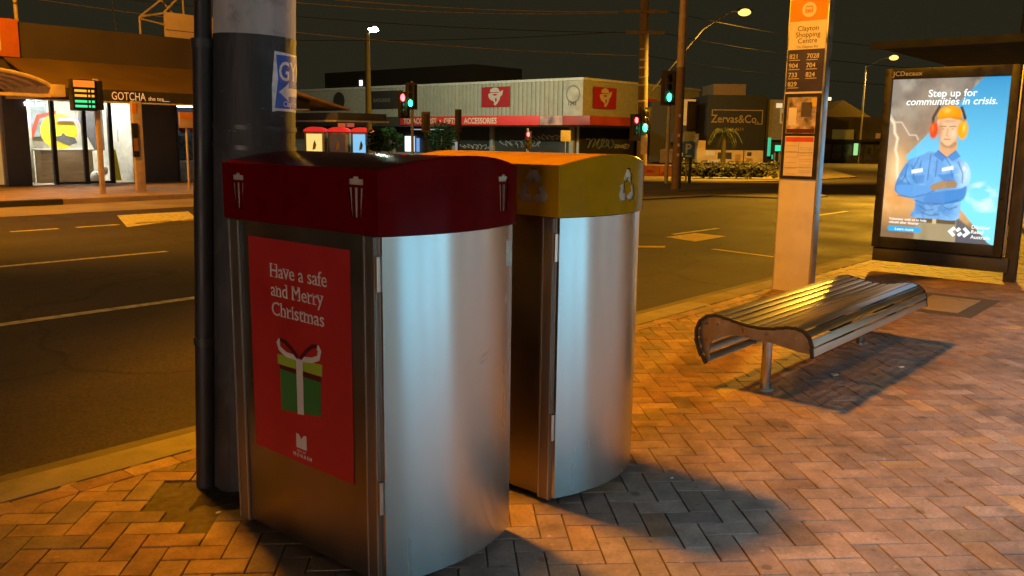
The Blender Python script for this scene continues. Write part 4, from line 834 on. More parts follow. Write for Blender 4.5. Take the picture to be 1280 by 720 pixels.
an = thing('roof_antenna', 'thin dark antenna on the cafe roof', 'antenna', (13.0, 27.5, 4.3)); MB().cyl((13.05, 27.5, 4.3), (12.95, 27.5, 5.5), .014, n=6).build('mast', DARKM, an); MB().cyl((12.98, 27.5, 4.95), (13.08, 27.5, 4.95), .012, n=6).build('crossbar', DARKM, an)
# street furniture on the far footpath
PK = mat('pink_painted_post', (.46, .35, .26), .6)
pid = thing('departure_display', 'lit orange and green bus departure display on a pole across the road', 'display', (9.82, 22, 0))
MB().box(9.77, 9.88, 21.95, 22.05, 0, 2.80).build('post', PK, pid, .01); MB().box(9.20, 9.76, 21.86, 22.06, 2.02, 2.76).build('housing', BLACKM, pid, .01)
MB().box(9.76, 9.94, 21.88, 22.04, 2.05, 2.75).build('housing_side', BLACKM, pid, .01)
MB().box(9.23, 9.73, 21.845, 21.859, 2.58, 2.74).build('header_strip', glow('display_orange', (1, .25, .02), 1.0), pid, 0, 0)
for k, cc in enumerate(('o', 'o', 'g', 'g')):
    z = 2.50-k*.115; gm = glow('led_orange', (1, .42, .03), 1.3) if cc == 'o' else glow('led_green', (.06, 1, .35), 1.1)
    for j, (a, b) in enumerate(((9.25, 9.53), (9.57, 9.61), (9.65, 9.71))): MB().box(a, b, 21.845, 21.859, z-.035-(.02 if k > 1 else 0), z+.02-(.02 if k > 1 else 0)).build('led_row', gm, pid, 0, 0)
po2 = thing('stop_pillar', 'slim pink stop pillar with poster frame across the road', 'bus stop sign', (10.8, 22, 0))
MB().box(10.68, 10.92, 21.93, 22.05, 0, 2.30).build('pillar', PK, po2, .01); MB().box(10.66, 10.78, 21.915, 21.929, 2.02, 2.26).build('header', mat('orange_enamel'), po2, 0, 0)
MB().box(10.62, 10.78, 21.90, 21.914, .9, 1.75).build('poster_frame', BLACKM, po2, 0, 0); MB().box(10.64, 10.76, 21.89, 21.8995, 1.05, 1.38).build('notice', mat('notice_brown', (.24, .12, .07), .6), po2, 0, 0)
ss = thing('stop_flag_sign', 'small orange and cream sign plate on a thin post by the dim shop', 'sign', (12.14, 22, 0)); MB().cyl((12.15, 22, 0), (12.15, 22, 2.07), .03, n=10).build('post', PK, ss); MB().box(11.93, 12.40, 21.94, 21.965, 1.66, 2.07).build('plate', mat('sign_cream', (.58, .40, .22), .6), ss, .004); MB().box(11.94, 12.39, 21.932, 21.939, 1.90, 2.06).build('plate_header', mat('orange_enamel'), ss, 0, 0)
# awning end that shows right of the pole
ea = thing('corner_canopy', 'dark sloping canopy at the cafe corner showing right of the pole', 'canopy', (19, 24.5, 2))
m = MB(); m.prism([(16.0, 2.95), (18.9, 2.34), (18.9, 2.40), (16.0, 3.06)], 'y', 23.5, 26); m.build('canopy_top', mat('canopy_tan', (.42, .27, .10), .6), ea, 0, 0); MB().box(18.3, 20.4, 23.4, 26, 2.02, 2.26).build('canopy_fascia', DG, ea, .01); MB().box(18.2, 20.5, 23.38, 26, 1.96, 2.015).build('canopy_edge', mat('pale_trim'), ea, 0, 0)
# ================================================================== CORNER BUILDING
SX, NY_ = 48.5, 35.6
cb = thing('corner_building', 'white two storey corner building with red tobacconist awning', 'building', (SX, NY_, 0))
SID = mat('ribbed_white_siding', (.36, .36, .30), .75, var=.12, scale=1.2)
m = MB(); m.box(SX+.1, SX+16, NY_+.1, NY_+42, 2.95, 5.5); m.box(SX+1, SX+16, NY_+1, NY_+42, .0, 2.95); m.build('wall', mat('upper_wall_white', (.34, .33, .28), .8, var=.15), cb, 0, 0)
rb = MB()
yy = NY_+1.0
while yy < NY_+19: rb.box(SX+.02, SX+.1, yy, yy+.22, 2.98, 5.42); yy += .40
rb.build('siding_ribs', SID, cb, 0, 0)
MB().box(SX-.05, SX+16, NY_-.05, NY_+.1, 5.42, 5.60).build('parapet_cap', mat('pale_trim'), cb, .01); MB().box(SX-.05, SX+.1, NY_+.1, NY_+42, 5.42, 5.60).build('parapet_cap', mat('pale_trim'), cb, .01)
RF_ = mat('red_fascia', (.62, .030, .030), .55, var=.1); GF = mat('dark_fascia')
MB().box(SX-2.2, SX-.0, NY_+2.0, NY_+15.9, 2.38, 3.03).build('awning', RF_, cb, .02)
MB().box(SX-2.2, SX+16, NY_-2.2, NY_-.0, 2.40, 2.98).build('awning', mat('faded_red_fascia', (.30, .035, .03), .6, var=.4, scale=.5), cb, .02)
MB().box(SX-2.2, SX-.02, NY_+.02, NY_+1.98, 2.39, 3.0).build('awning', mat('torn_vinyl', (.42, .22, .20), .6, var=.7, scale=1.5), cb, .02)
MB().box(SX-2.2, SX-.0, NY_+16, NY_+30, 2.30, 3.03).build('awning', GF, cb, .02)
text('sign_lettering', 'TOBACCONIST  •  GIFTS  •  ACCESSORIES', .56, (SX-2.215, NY_+15.5, 2.50), (0, -1, 0), mat('cream_lettering', (.62, .52, .40), .6), cb, bold=.02, xs=.93)
text('sign_lettering', 'STAR', .34, (SX-2.215, NY_+19.8, 2.50), (0, -1, 0), mat('cream_lettering'), cb, sp=1.4)
flat('emblem', [[(0, -.25), (.12, .05), (.05, .3), (-.02, .05), (-.14, .0)]], (SX-2.215, NY_+21.0, 2.72), (0, -1, 0), mat('cream_lettering'), cb)
CRW = mat('emblem_white', (.52, .44, .40), .6, var=.1)
EMB = [[(-.30, .42), (-.36, .30), (-.30, .24), (.30, .26), (.27, .34), (.18, .46), (-.05, .50)], [(-.46, .16), (-.30, .20), (.22, .22), (.52, .36), (.46, .10), (.34, .02), (.28, -.16), (.16, -.34), (.02, -.46), (-.10, -.40), (-.04, -.30), (-.16, -.20), (-.30, -.16), (-.44, .0)]]
EYE = [[(-.24, .12), (-.02, .05), (.16, .12), (.02, .16)], [(-.02, -.1), (.08, -.04), (.12, -.2), (.02, -.28)]]
def redsign(org, xd, label):
    x = Vector(xd); nrm = x.cross(Vector((0, 0, 1))); o = Vector(org)
    t = thing('emblem_sign', label, 'sign', org, 'red emblem signs on the corner building')
    flat('panel', [[(-1.36, -.72), (1.36, -.72), (1.36, .72), (-1.36, .72)]], o, xd, mat('sign_red', (.36, .016, .020), .55, var=.08), t, ext=.03)
    flat('emblem', [[(a*1.5, b*1.35) for a, b in p] for p in EMB], o+nrm*.034, xd, CRW, t, ext=.002)
    flat('emblem_eye', [[(a*1.5, b*1.35) for a, b in p] for p in EYE], o+nrm*.038, xd, mat('sign_red'), t, ext=.001)
redsign((SX-.06, 43.5, 4.46), (0, -1, 0), 'red emblem sign on the ribbed white left wing of the corner building')
redsign((51.0, NY_-.06, 4.32), (1, 0, 0), 'red emblem sign on the plain right wing, nearest the corner')
sg = thing('striped_sign', 'faded red and white sign behind the timber pole', 'sign', (56.5, NY_-.05, 4)); MB().box(55.2, 57.8, NY_-.08, NY_-.001, 3.0, 4.7).build('panel', mat('faded_sign', (.38, .34, .28), .6), sg); MB().box(55.2, 57.8, NY_-.09, NY_-.0805, 3.9, 4.5).build('red_bar', RF_, sg, 0, 0)
MB().box(SX-.06, SX+.02, NY_-.02, NY_+1.6, 3.05, 5.4).build('corner_panel', mat('torn_hoarding', (.40, .37, .32), .8, var=.3, scale=1.2), cb, .01)
flat('ornament', [circ(0, 0, .62, 20), circ(0, 0, .5, 20)], (SX-.065, NY_+.8, 4.5), (0, -1, 0), mat('ornament_grey', (.20, .19, .16), .8), cb); text('sign_lettering', '1343', .38, (SX-.065, NY_+1.25, 3.75), (0, -1, 0), DARKM, cb, bold=.02)
MB().box(SX-.04, SX-.0, 53.6, 57.6, 3.75, 5.2).build('wall_sign', GF, cb, .01); text('sign_lettering', 'BARGAINS', .45, (SX-.05, 57.2, 4.3), (0, -1, 0), mat('grey_lettering', (.2, .2, .19), .6), cb)
flat('round_plaque', [circ(0, 0, .75, 24)], (SX-.02, 61.8, 4.5), (0, -1, 0), GF, cb, ext=.02)
MB().box(SX+.95, SX+.999, NY_+1.2, NY_+30, .25, 2.3).build('shopfront', mat('dark_shopfront', (.035, .033, .03), .4, var=.4, scale=.6), cb, 0, 0)
MB().box(SX+1, SX+16, NY_+.93, NY_+.998, .25, 2.3).build('shopfront', mat('dark_shopfront'), cb, 0, 0)
for yy in (NY_+1.3, NY_+8.8, NY_+12.8, NY_+20): MB().box(SX+.7, SX+.95, yy, yy+.35, 0, 2.4).build('column', mat('column_render', (.26, .25, .22), .8), cb, .01)
GR = mat('graffiti_pale', (.30, .31, .33), .7, var=.4); GB = mat('graffiti_blue', (.10, .16, .36), .7, var=.3)
rg_ = random.Random(21)
def scrawl(y_a, y_b, z0_, h, m_, n_):
    pts_ = []
    for i in range(n_*8+1):
        t_ = i/(n_*8); pts_.append((SX+.94, y_a+(y_b-y_a)*t_ + .22*math.sin(i*.9+2*t_)+rg_.uniform(-.1, .1), z0_+h*(.5+.42*math.sin(i*.785+1+3*t_)*rg_.uniform(.4, 1)+rg_.uniform(-.12, .12))))
    MB().tube(pts_, .035, 4).build('graffiti', m_, cb, 0, 0)
scrawl(NY_+8.2, NY_+4.4, .75, .7, GR, 6); scrawl(NY_+5.0, NY_+2.4, 1.3, .5, GR, 5); scrawl(NY_+12.4, NY_+9.2, .55, .5, GR, 6)
def scrawl2(x_a, x_b, z0_, h, m_, n_):
    MB().tube([(x_a+(x_b-x_a)*i/(n_*8)+.3*math.sin(i*.9)+rg_.uniform(-.08, .08), NY_+.92, z0_+h*(.5+.45*math.sin(i*.785+1+i*.03)*rg_.uniform(.5, 1))) for i in range(n_*8+1)], .045, 4).build('graffiti', m_, cb, 0, 0)
scrawl2(50.3, 53.6, .75, .95, GB, 5); scrawl2(53.8, 55.6, .8, .4, GR, 4)
# kiosk with three lit panels
kx = Vector((31.2, 40.3, 0)); eu = Vector((.654, -.757, 0)); ed = Vector((.757, .654, 0))
kf = (kx, eu, ed)
ki = thing('corner_kiosk', 'street kiosk with three poster bays and glowing red domed roofs', 'kiosk', kx)
KG = mat('kiosk_metal', (.30, .27, .22), .5, .3)
for k, (cc, es_) in enumerate((((1.0, .72, .22), 1.0), ((.16, .07, .05), .35), ((.25, .62, .95), .95))):
    c_ = -1.12+k*1.32
    MB(kf).box(c_-.56, c_+.56, .02, 1.2, .0, 1.72).build('bay', KG, ki, .02)
    MB(kf).box(c_-.44, c_+.44, -.03, .018, .35, 1.60).build('bay_poster', glow('kiosk_panel_%s' % 'abc'[k], cc, es_), ki, 0, 0)
    MB(kf).prism([(c_-.10, .7), (c_+.06, .75), (c_+.12, 1.0), (c_+.02, 1.25), (c_-.06, 1.0)], 'y', -.04, -.031).build('poster_figure', mat('kiosk_print', (.35, .25, .10), .6), ki, 0, 0)
    m = MB(kf); a_ = [(c_-.58, 1.72)]+[(c_+.58*math.cos(math.pi*(1-i/10)), 1.73+.26*math.sin(math.pi*i/10)) for i in range(11)]+[(c_+.58, 1.72)]
    m.prism(a_, 'y', -.15, 1.3); m.build('domed_roof', mat('kiosk_red', (.5, .02, .02), .4, emit=(1, .03, .03), es=.55), ki, 0, 40)
for cx_, cc in ((.35, (1, .16, .05)), (.85, (.75, .16, .10))): MB(kf).box(cx_-.22, cx_+.22, .5, .6, 2.0, 2.42).build('roof_sign', glow('kiosk_sign_%d' % int(cx_*100), cc, .45), ki, .05)
# ---------------------------------------------------------------- street lamps in view
lamp('street_lamp', 'white lit street lamp on a slender concrete pole left of the traffic signals', (32.5, 38.8, 0), (33.1, 39.0, 7.45), LP['E'], (.78, 1, .74), .19, 7.0, .20, 146, 'white', 130, aim=(45, 44.5, 0), polemat=mat('pole_concrete_far', (.13, .125, .10), .85))
wl = MB().box(32.3, 32.7, 38.5, 38.9, 1.0, 1.75).build('meter_box', GREYM, None, .03); tag(wl, 'grey meter box strapped to the slender concrete lamp pole', 'meter box')
WOOD = mat('timber_pole', (.20, .15, .085), .9, var=.3, scale=4, stretch=(4, 4, .4), bump=.3)
tp = thing('timber_pole', 'tall timber pole with crossarms at the signals beyond the yellow bin', 'power pole', (34.15, 21.65, 0))
MB().cyl((34.15, 21.65, -.1), (34.0, 21.8, 11), .24, .17, 16).build('shaft', WOOD, tp)
for (z, hl) in ((7.08, .95), (6.18, .85)): MB((Vector((34.05, 21.72, 0)), eu, ed)).box(-hl, hl, -.30, -.20, z-.06, z+.06).build('crossarm', WOOD, tp, .01)
for z in (5.46, 5.0, 4.66, 4.24, 3.9, 3.2): MB((Vector((34.08, 21.7, 0)), eu, ed)).box(-.24, .10, -.27, -.25, z-.035, z+.035).build('marker_plate', mat('marker_white', (.6, .58, .5), .5), tp, .002)
lamp('street_lamp', 'glowing orange street lamp on a long raked arm over the intersection', (34.35, 21.4, 3.6), (36.95, 18.4, 7.15), LP['D'], SODIUM2, .19, 3.7, 0, 160, 'sodium_far', 2.2, aim=(40, 22, 0))
lamp('street_lamp', 'distant orange street lamp just left of the lit bus shelter poster', (71.0, 24.8, -.12), (72.4, 23.2, 8.1), LP['F'], SODIUM2, .24, 7.3, .1, 150, 'sodium_far', 2.2)
# ---------------------------------------------------------------- signals
HOUS = mat('signal_housing', (.05, .035, .022), .6)
POSTW = mat('signal_post', (.42, .35, .24), .6)
def signal(label, px_, py_, ztop, heads, post=True, boards=True):
    t = thing('traffic_signal', label, 'traffic signal', (px_, py_, -.02), 'traffic signals at the intersection'); f = (Vector((px_, py_, 0)), eu, ed)
    if post: MB().cyl((px_, py_, -.02), (px_, py_, ztop), .07, .06, 12).build('post', POSTW, t); MB().ball((px_, py_, ztop), .07).build('post_cap', POSTW, t)
    for (u, z, lit, col, r_) in heads:
        n_ = {'r': 2, 'g': 0, 'a': 1}[lit]
        h = MB(f).box(u-.17, u+.17, -.34, -.12, z-.17-.32*n_, z+.17+.32*(2-n_)).build('signal_head', HOUS, t, .03)
        if boards: MB(f).box(u-.27, u+.27, -.118, -.10, z-.27-.32*n_, z+.27+.32*(2-n_)).build('target_board', mat('target_board', (.05, .035, .025), .7), h, .02)
        for k in range(3):
            zz = z + .32*(k-n_)*(1 if False else 1)
            zz = z + .32*((2-k)-(2-n_)) if False else z + .32*(k-n_)
            on = abs(zz-z) < .01
            lens = MB(f); lens.ball((u, -.345, zz), r_, (1, .35, 1)); lens.build('lens', glow('signal_'+col, {'red': (1, .05, .06), 'green': (.02, 1, .50)}[col], 12) if on else mat('dark_lens', (.02, .016, .014), .3), h)
            MB(f).tube([(u+.13*math.cos(a*.314), -.36-.0*a, zz+.13*math.sin(a*.314)) for a in range(11)], .012, 4).build('visor', HOUS, h)
    return t
s1 = signal('pale signal post with red and green lit heads left of the red emblem sign', 27.32, 29.58, 3.9, [(-.36, 3.22, 'r', 'red', .16), (-.02, 2.98, 'g', 'green', .15)])
s2 = signal('signals on the timber pole with a red lamp and a bright green lamp', 34.12, 21.55, 3.0, [(-.42, 2.36, 'r', 'red', .13), (-.02, 2.03, 'g', 'green', .18)], post=False)
s3 = signal('green signal high beside the steel median pole', 27.05, 16.12, 3.2, [(-.06, 2.96, 'g', 'green', .14)])
s4 = signal('red pedestrian signal in front of the tobacconist building', 38.4, 32.0, 2.0, [(.04, 1.72, 'r', 'red', .13)], boards=False)
def backsig(label, x_, y_, zt, w_, z0_, z1_, m_):
    t = thing('traffic_signal', label, 'traffic signal', (x_, y_, 0), 'traffic signals at the intersection'); f = (Vector((x_, y_, 0)), eu, ed)
    MB().cyl((x_, y_, 0), (x_, y_, zt), .055, n=10).build('post', DARKM, t); MB(f).box(-w_, w_, -.10, -.06, z0_, z1_).build('target_board', m_, t, .05); MB(f).box(-w_*.5, w_*.5, -.2, -.101, z0_+.1, z1_-.1).build('signal_head', HOUS, t, .03)
backsig('brown signal seen from behind beside the pale signal post', 27.72, 29.1, 2.6, .20, 1.72, 2.62, mat('signal_brown', (.16, .09, .03), .6))
backsig('dark signal seen from behind left of the tobacconist lettering', 28.68, 28.0, 2.75, .15, 1.75, 2.75, HOUS)
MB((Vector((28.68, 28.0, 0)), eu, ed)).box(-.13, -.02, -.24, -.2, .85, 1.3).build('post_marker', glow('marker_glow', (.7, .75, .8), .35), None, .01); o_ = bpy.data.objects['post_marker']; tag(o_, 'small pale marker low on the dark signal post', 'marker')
backsig('black rounded signal board seen from behind beside the parking sign', 27.6, 15.5, 2.8, .21, 1.80, 2.84, HOUS)
tag(MB((Vector((34.05, 21.5, 0)), eu, ed)).box(-.20, .08, -.34, -.32, .85, 1.68).build('regulatory_plate', mat('plate_white', (.46, .40, .33), .6), None, .005), 'narrow white plate under the green signal on the timber pole', 'sign')
for (x_, y_, zt, wd, ht, lab) in ((39.82, 30.38, 1.97, .28, .62, 'white plate on a post before the tobacconist shopfront'), (31.75, 18.9, 1.12, .32, .55, 'pale notice plate standing behind the orange barrier')):
    t = thing('post_sign', lab, 'sign', (x_, y_, 0)); f = (Vector((x_, y_, 0)), eu, ed); MB().cyl((x_, y_, 0), (x_, y_, zt), .035, n=8).build('post', GREYM, t); MB(f).box(-wd, wd, -.07, -.04, zt-ht, zt).build('plate', mat('plate_white'), t, .005)
# steel pole on the light-pool slab with two-tone paint
spn = thing('steel_pole', 'tall steel pole with pale upper and brown lower half on the median', 'pole', (24.27, 14.1, -.01))
MB().cyl((24.27, 14.1, -.02), (24.27, 14.1, 3.72), .155, .135, 18).build('lower_shaft', mat('pole_brown', (.20, .13, .10), .7, var=.2), spn); MB().cyl((24.27, 14.1, 3.71), (24.27, 14.1, 9), .134, .10, 18).build('upper_shaft', mat('pole_pale', (.44, .34, .28), .6), spn)
for z in (1.05, 1.35, 1.65, 2.25): MB((Vector((24.27, 14.1, 0)), eu, ed)).box(-.04, .03, -.165, -.15, z-.045, z+.045).build('marker_plate', mat('marker_white'), spn)
pk = thing('parking_sign', 'blue parking sign with white P under a pale plate', 'sign', (27.52, 15.55, -.01)); f = (Vector((27.52, 15.55, 0)), eu, ed)
MB().cyl((27.52, 15.6, 0), (27.52, 15.6, 2.2), .03, n=8).build('post', GREYM, pk); pl_ = MB(f).box(-.20, .20, -.06, -.03, .88, 1.45).build('blue_plate', mat('parking_blue', (.05, .2, .75), .5), pk, .004); MB(f).box(-.19, .19, -.06, -.03, 1.48, 1.80).build('upper_plate', mat('plate_pale_green', (.45, .50, .36), .5), pk, .004)
text('lettering', 'P', .46, Vector((27.52, 15.55, 1.06)) - ed*.063 - eu*.135, eu, mat('parking_white', (.65, .65, .65), .5), pl_, bold=.02); MB(f).box(-.10, .10, -.064, -.061, .93, .98).build('arrow_bar', mat('parking_white'), pl_, 0, 0)
# orange barrier, hedge, palm, shrubs
br = thing('water_barrier', 'long orange water filled barrier beside the steel pole', 'barrier', (31.8, 19.7, -.02)); f = (Vector((31.8, 19.75, -.02)), eu, ed)
ORB = mat('barrier_orange', (.55, .22, .02), .6, var=.2, scale=3)
for k in range(3): MB(f).prism([(-.25, 0), (.25, 0), (.25, .10), (.12, .26), (.10, .48), (-.10, .48), (-.12, .26), (-.25, .10)], 'x', -1.15+k*.77, -.40+k*.77).build('barrier_unit', ORB, br, .02)
for (a, b, z) in ((-.62, -.48, .26), (.42, .62, .05), (-.2, .1, .15)): MB(f).prism([(a, z), (b, z), (b-.03, z+.12), (a+.05, z+.16)], 'y', -.262, -.255).build('graffiti', mat('barrier_red', (.45, .05, .02), .6), br, 0, 0)
def foliage(mb, n, c, r, size, rr, gap=.25):
    for i in range(n):
        while True:
            p = Vector((rr.uniform(-1, 1), rr.uniform(-1, 1), rr.uniform(-1, 1)))
            if p.length < 1 and p.length > .35 and (math.sin(p.x*7+c[0])+math.sin(p.y*6+c[1])+math.sin(p.z*8)) > -1+gap: break
        p = Vector((c[0]+p.x*r[0], c[1]+p.y*r[1], c[2]+p.z*r[2])); a = Vector((rr.gauss(0, 1), rr.gauss(0, 1), rr.gauss(0, .7))).normalized(); b = a.orthogonal().normalized(); s_ = size*rr.uniform(.6, 1.3)
        mb.bm.faces.new([mb.bm.verts.new(q) for q in (p-a*s_, p+b*s_*.4, p+a*s_, p-b*s_*.4)])
LEAFG = mat('street_leaf', (.055, .10, .025), .6, var=.4, scale=3); LEAFD = mat('hedge_leaf', (.025, .028, .010), .7, var=.4, scale=3)
rr = random.Random(12)
for (x_, y_, z_, r_, lab) in ((35.2, 35.7, 1.55, (.95, .95, .85), 'round green street tree before the red tobacconist awning'), (33.3, 38.0, 1.35, (.85, .85, .7), 'small green street tree by the slender lamp pole'), (31.0, 36.4, 1.3, (.5, .5, .7), 'narrow dark street tree left of the pale signal post')):
    t = thing('street_tree', lab, 'tree', (x_, y_, 0)); m = MB(); foliage(m, 900, (x_, y_, z_), r_, .10, rr); me = bpy.data.meshes.new('crown'); m.bm.to_mesh(me); m.bm.free(); link_mesh('crown', me, mat('shade_leaf', (.007, .019, .003), .9, spec=.05, var=.4, scale=3), t, 0); MB().cyl((x_, y_, -.05), (x_, y_, z_), .06, .03, 8).build('trunk', WOOD, t)
hd = thing('hedge', 'low dark clipped hedge behind the median pole', 'hedge', (33.8, 17.5, 0)); m = MB()
for k in range(8): foliage(m, 380, (32.7+k*.36, 18.8-k*.42, .30), (.42, .42, .34+.05*(k % 3)), .07, rr, .5)
me = bpy.data.meshes.new('foliage'); m.bm.to_mesh(me); m.bm.free(); link_mesh('foliage', me, LEAFD, hd, 0); MB((Vector((33.9, 17.45, 0)), eu, ed)).box(-1.75, 1.75, .1, .5, -.02, .42).build('branch_core', mat('hedge_core', (.02, .018, .012), .9), hd, .05)
pm = thing('palm_tree', 'small palm in front of the dark painted building', 'palm', (41.1, 21.2, 0)); MB().cyl((41.1, 21.2, -.1), (41.1, 21.2, 1.9), .14, .10, 10).build('trunk', mat('palm_trunk', (.03, .025, .018), .9), pm); m = MB()
for k in range(26):
    a = k*2.4; ln = rr.uniform(.5, .95); ri = rr.uniform(.1, .5)
    for i in range(14):
        t_ = i/13; c_ = Vector((41.1+math.cos(a)*ln*t_, 21.2+math.sin(a)*ln*t_, 1.9+ri*math.sin(t_*2.2)-.75*t_*t_)); sd = Vector((-math.sin(a), math.cos(a), 0))
        for sg_ in (-1, 1):
            q = c_+sd*sg_*.16*(1-t_*.4)+Vector((math.cos(a)*.09, math.sin(a)*.09, -.12-rr.uniform(0, .08))); w3 = Vector((math.cos(a), math.sin(a), 0))*.018
            m.bm.faces.new([m.bm.verts.new(v) for v in (c_-w3, q-w3*.2, q+w3*.2, c_+w3)])
me = bpy.data.meshes.new('crown'); m.bm.to_mesh(me); m.bm.free(); link_mesh('crown', me, mat('palm_leaf', (.018, .026, .008), .7, var=.4), pm, 0)
# ---------------------------------------------------------------- buildings beyond the intersection
zf = (Vector((55.35, 27.65, 0)), eu, ed)
zb = thing('painted_building', 'dark painted two storey building with gold sign and yellow shop below', 'building', (55.35, 27.65, 0))
ZD = mat('charcoal_render', (.017, .016, .014), .85, var=.2)
MB(zf).box(-2.05, 1.95, 0, 12, .88, 4.55).build('wall', ZD, zb, .02); MB(zf).box(-1.6, .6, .5, 4, 4.56, 5.3).build('roof_box', mat('roof_box_tan', (.14, .09, .05), .8), zb)
GO = mat('gold_paint', (.24, .16, .05), .6)
text('sign_lettering', 'Zervas&Co.', .74, zf[0]+eu*-1.78+ed*-.01+Vector((0, 0, 2.72)), eu, GO, zb, bold=.012, xs=.90)
text('sign_lettering', '9544 4611', .30, zf[0]+eu*-.85+ed*-.01+Vector((0, 0, 2.18)), eu, GO, zb, xs=1.05)
for (a, b, c_, d_) in ((-1.75, 1.72, 3.52, 3.58), (1.66, 1.72, 2.62, 3.52), (1.2, 1.66, 2.62, 2.68), (-1.75, -1.69, 3.2, 3.52)): MB(zf).box(a, b, -.02, -.003, c_, d_).build('sign_border', GO, zb, 0, 0)
YS = mat('yellow_shopfront', (.50, .33, .10), .7, emit=(1, .62, .16), es=.06, var=.25, scale=1.5)
MB(zf).box(-2.6, 1.95, .03, 11, 0, .87).build('shopfront', YS, zb, 0, 0); MB(zf).box(-2.6, -2.06, .02, 11, .87, 1.5).build('side_screen', YS, zb, 0, 0)
for (a, b, c_, d_, mm) in ((-1.2, -.25, .28, .72, DARKM), (-2.0, -1.4, .5, .8, WHITEP), (-1.9, -.9, .02, .2, WHITEP), (.0, .35, .1, .6, mat('poster_ochre', (.40, .22, .05), .6)), (.8, 1.1, .5, .75, DARKM), (.75, 1.2, .05, .35, mat('poster_ochre'))): MB(zf).box(a, b, .0, .028, c_, d_).build('shop_poster', mm, zb, 0, 0)
for a in (.55, 1.9): MB(zf).box(a, a+.05, -.02, .028, 0, .88).build('shop_mullion', ZD, zb, 0, 0)
lb = thing('dark_building', 'dark plain building with a blank white billboard left of the gold sign', 'building', (53.2, 30.3, 0)); lf_ = (Vector((53.2, 30.3, 0)), eu, ed)
MB(lf_).box(-2.4, .72, .3, 9, 0, 4.1).build('wall', mat('black_render', (.03, .026, .022), .8), lb); MB(lf_).box(-.2, .62, .2, .298, 2.5, 4.25).build('billboard', mat('billboard_white', (.50, .42, .33), .7), lb); MB(lf_).box(-.95, .76, -.6, .298, 1.35, 1.95).build('awning', mat('awning_grey', (.10, .08, .06), .7), lb)
text('sign_lettering', 'TAKE AWAY', .28, lf_[0]+eu*-.9+ed*-.61+Vector((0, 0, 1.52)), eu, mat('grey_lettering'), lb); MB(lf_).cyl if False else None
MB(lf_).prism([(-.55, 1.3), (-.45, 1.3), (.05, .2), (-.05, .2)], 'y', .15, .2).build('brace', mat('pale_trim'), lb)
rb2 = thing('pale_building', 'narrow pale building with green lit shopfront beside the bus stop sign', 'building', (57.2, 25.5, 0)); rf_ = (Vector((57.2, 25.5, 0)), eu, ed)
MB(rf_).box(-.62, 3.2, .2, 8, 1.6, 4.3).build('wall', mat('grey_render', (.16, .14, .11), .8), rb2); MB(rf_).box(-.62, 3.2, .8, 8, 0, 1.6).build('shop_recess', ZD, rb2)
MB(rf_).box(.1, 1.1, .12, .198, 2.7, 3.7).build('window_frame', mat('pale_trim'), rb2); MB(rf_).box(.2, 1.0, .10, .118, 2.85, 3.4).build('window', mat('window_dim', (.12, .09, .06), .3), rb2); MB(rf_).box(-.2, .2, .10, .19, 3.75, 4.05).build('wall_lamp', glow('warm_box', (1, .7, .35), .9), rb2)
for (a, b, c_, d_, e_) in ((-.62, -.40, .5, 1.75, .55), (-.1, .55, .85, 1.25, .9), (.62, .9, .6, 1.0, .3), (-.3, -.2, .3, .6, .5)): MB(rf_).box(a, b, .15, .19, c_, d_).build('green_light', glow('green_neon_%d' % int(e_*100), (.04, 1, .52), e_), rb2, .03)
for k in range(3): MB(rf_).box(-.15+k*.32, -.05+k*.32, .16, .2, .1, .75).build('rail_post', GREYM, rb2)
fb = thing('far_shops', 'far dark row of shops with a yellow fascia right of the bus stop sign', 'building', (71, 25, -.1)); ff = (Vector((70.6, 25.2, -.12)), eu, ed)
MB(ff).box(-2.6, 4.0, 0, 10, 0, 3.6).build('wall', mat('far_wall', (.06, .05, .04), .85, var=.4, scale=.5), fb); MB(ff).prism([(-2.6, 3.6), (-.8, 4.9), (1.5, 3.6)], 'y', .5, 8).build('gable_roof', mat('far_roof', (.06, .045, .035), .85), fb)
MB(ff).box(-2.1, -.45, -1.2, -1.1, 1.85, 2.6).build('fascia', mat('fascia_yellow', (.34, .28, .06), .6, emit=(1, .8, .15), es=.03), fb); MB(ff).box(-2.6, 4, -1.3, -.001, 1.70, 1.84).build('awning', DARKM, fb)
MB(ff).box(-.12, .22, -.6, -.5, .62, 1.55).build('lit_sign', glow('green_sign', (.45, 1, .35), .8), fb, .08); MB(ff).box(1.3, 1.75, -1.22, -1.1, 1.95, 2.35).build('fascia_sign', mat('fascia_sign', (.4, .22, .04), .6, emit=(1, .5, .1), es=.08), fb)
for k in range(7): MB(ff).box(-2.4+k*.85, -1.75+k*.85, -.03, -.001, .25, 1.45).build('shopfront', mat('far_glass', (.09, .08, .07), .35, var=.6, scale=2), fb)
tag(MB((Vector((69.3, 26.8, 0)), eu, ed)).box(-.12, .10, 0, .1, 4.75, 4.98).build('flood_light', glow('far_flood', (1, .75, .3), 3), None, .02), 'tiny yellow floodlight right of the bus stop sign', 'light')
bd = thing('dark_block', 'dark tall block with one lit window behind the corner building', 'building', (75, 75, 0)); MB().box(70, 78, 66, 92, 0, 9.3).build('wall', mat('black_render'), bd); MB().box(69.9, 69.99, 84.6, 85.1, 7.55, 8.2).build('lit_window', glow('far_window', (1, .95, .9), 2.0), bd)
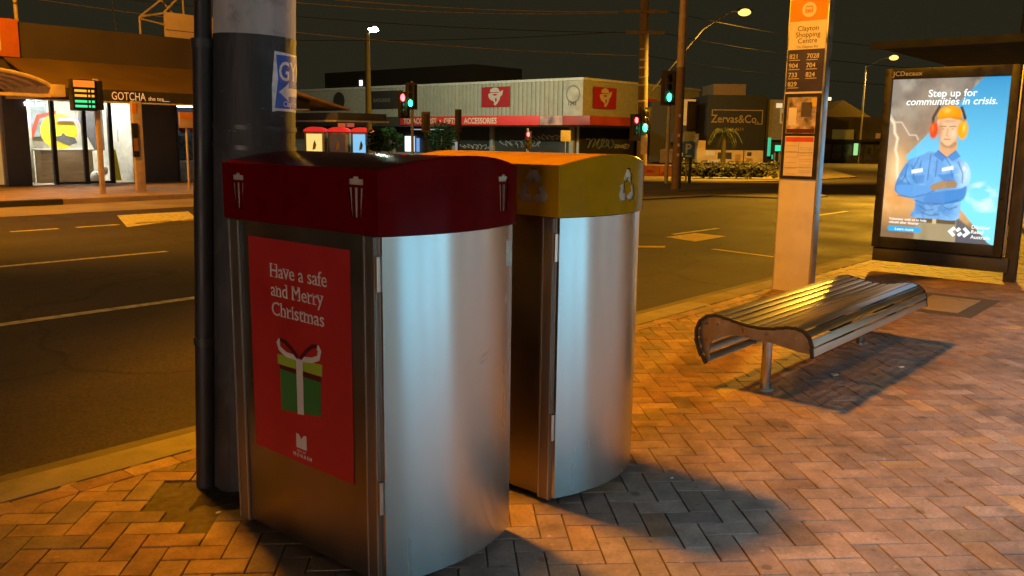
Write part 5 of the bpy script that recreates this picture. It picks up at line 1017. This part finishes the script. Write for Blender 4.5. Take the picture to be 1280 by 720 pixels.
# glow of a lit shop entrance under the corner awning
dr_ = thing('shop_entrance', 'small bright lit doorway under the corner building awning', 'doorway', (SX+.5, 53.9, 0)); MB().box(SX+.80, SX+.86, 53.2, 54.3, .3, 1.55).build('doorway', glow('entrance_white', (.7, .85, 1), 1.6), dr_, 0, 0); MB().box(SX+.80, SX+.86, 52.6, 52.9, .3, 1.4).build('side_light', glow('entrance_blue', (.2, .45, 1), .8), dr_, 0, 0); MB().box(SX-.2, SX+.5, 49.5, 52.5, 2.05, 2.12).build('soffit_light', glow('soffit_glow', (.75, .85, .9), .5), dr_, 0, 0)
# overhead wires
WIRE = mat('wire', (.022, .018, .014), .8)
WG = mat('wire_lit', (.28, .20, .09), .6)  # paler copy of the wire material, lamplight put into its colour
def wire(a, b, sag, lab, m_=None, r_=.016):
    a = Vector(a); b = Vector(b); tag(MB().tube([a.lerp(b, i/24)-Vector((0, 0, sag*4*(i/24)*(1-i/24))) for i in range(25)], r_, 5).build('overhead_wire', m_ or WIRE, None, 0, 40), lab, 'wire', 'overhead wires above the intersection')
WIRED = mat('dark_wire', (.004, .0035, .003), .95, spec=.0)  # near-black copy of the wire material, darkened to offset the near lamp
far_l = Vector((12.6, 38.6, 0))
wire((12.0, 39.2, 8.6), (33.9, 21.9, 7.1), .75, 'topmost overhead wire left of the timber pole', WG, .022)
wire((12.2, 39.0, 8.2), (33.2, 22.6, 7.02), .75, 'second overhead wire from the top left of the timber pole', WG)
wire((12.4, 38.8, 7.3), (33.6, 22.2, 6.18), .45, 'middle overhead wire left of the timber pole')
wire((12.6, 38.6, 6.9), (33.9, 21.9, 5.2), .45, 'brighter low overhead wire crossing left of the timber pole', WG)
wire((12.8, 38.4, 5.6), (33.2, 22.6, 6.2), .5, 'lowest overhead wire left of the timber pole')
wire((34.6, 21.1, 6.18), (52, 0.5, 5.2), 1.0, 'overhead wire running right from the lower crossarm', WIRED, .012)
wire((34.2, 21.6, 5.2), (50, 3, 4.4), .8, 'lowest overhead wire running right from the timber pole', WIRED, .012)
wire((34.8, 20.9, 7.1), (60, 6, 7.0), 1.0, 'topmost overhead wire running right from the timber pole', WIRED, .012)
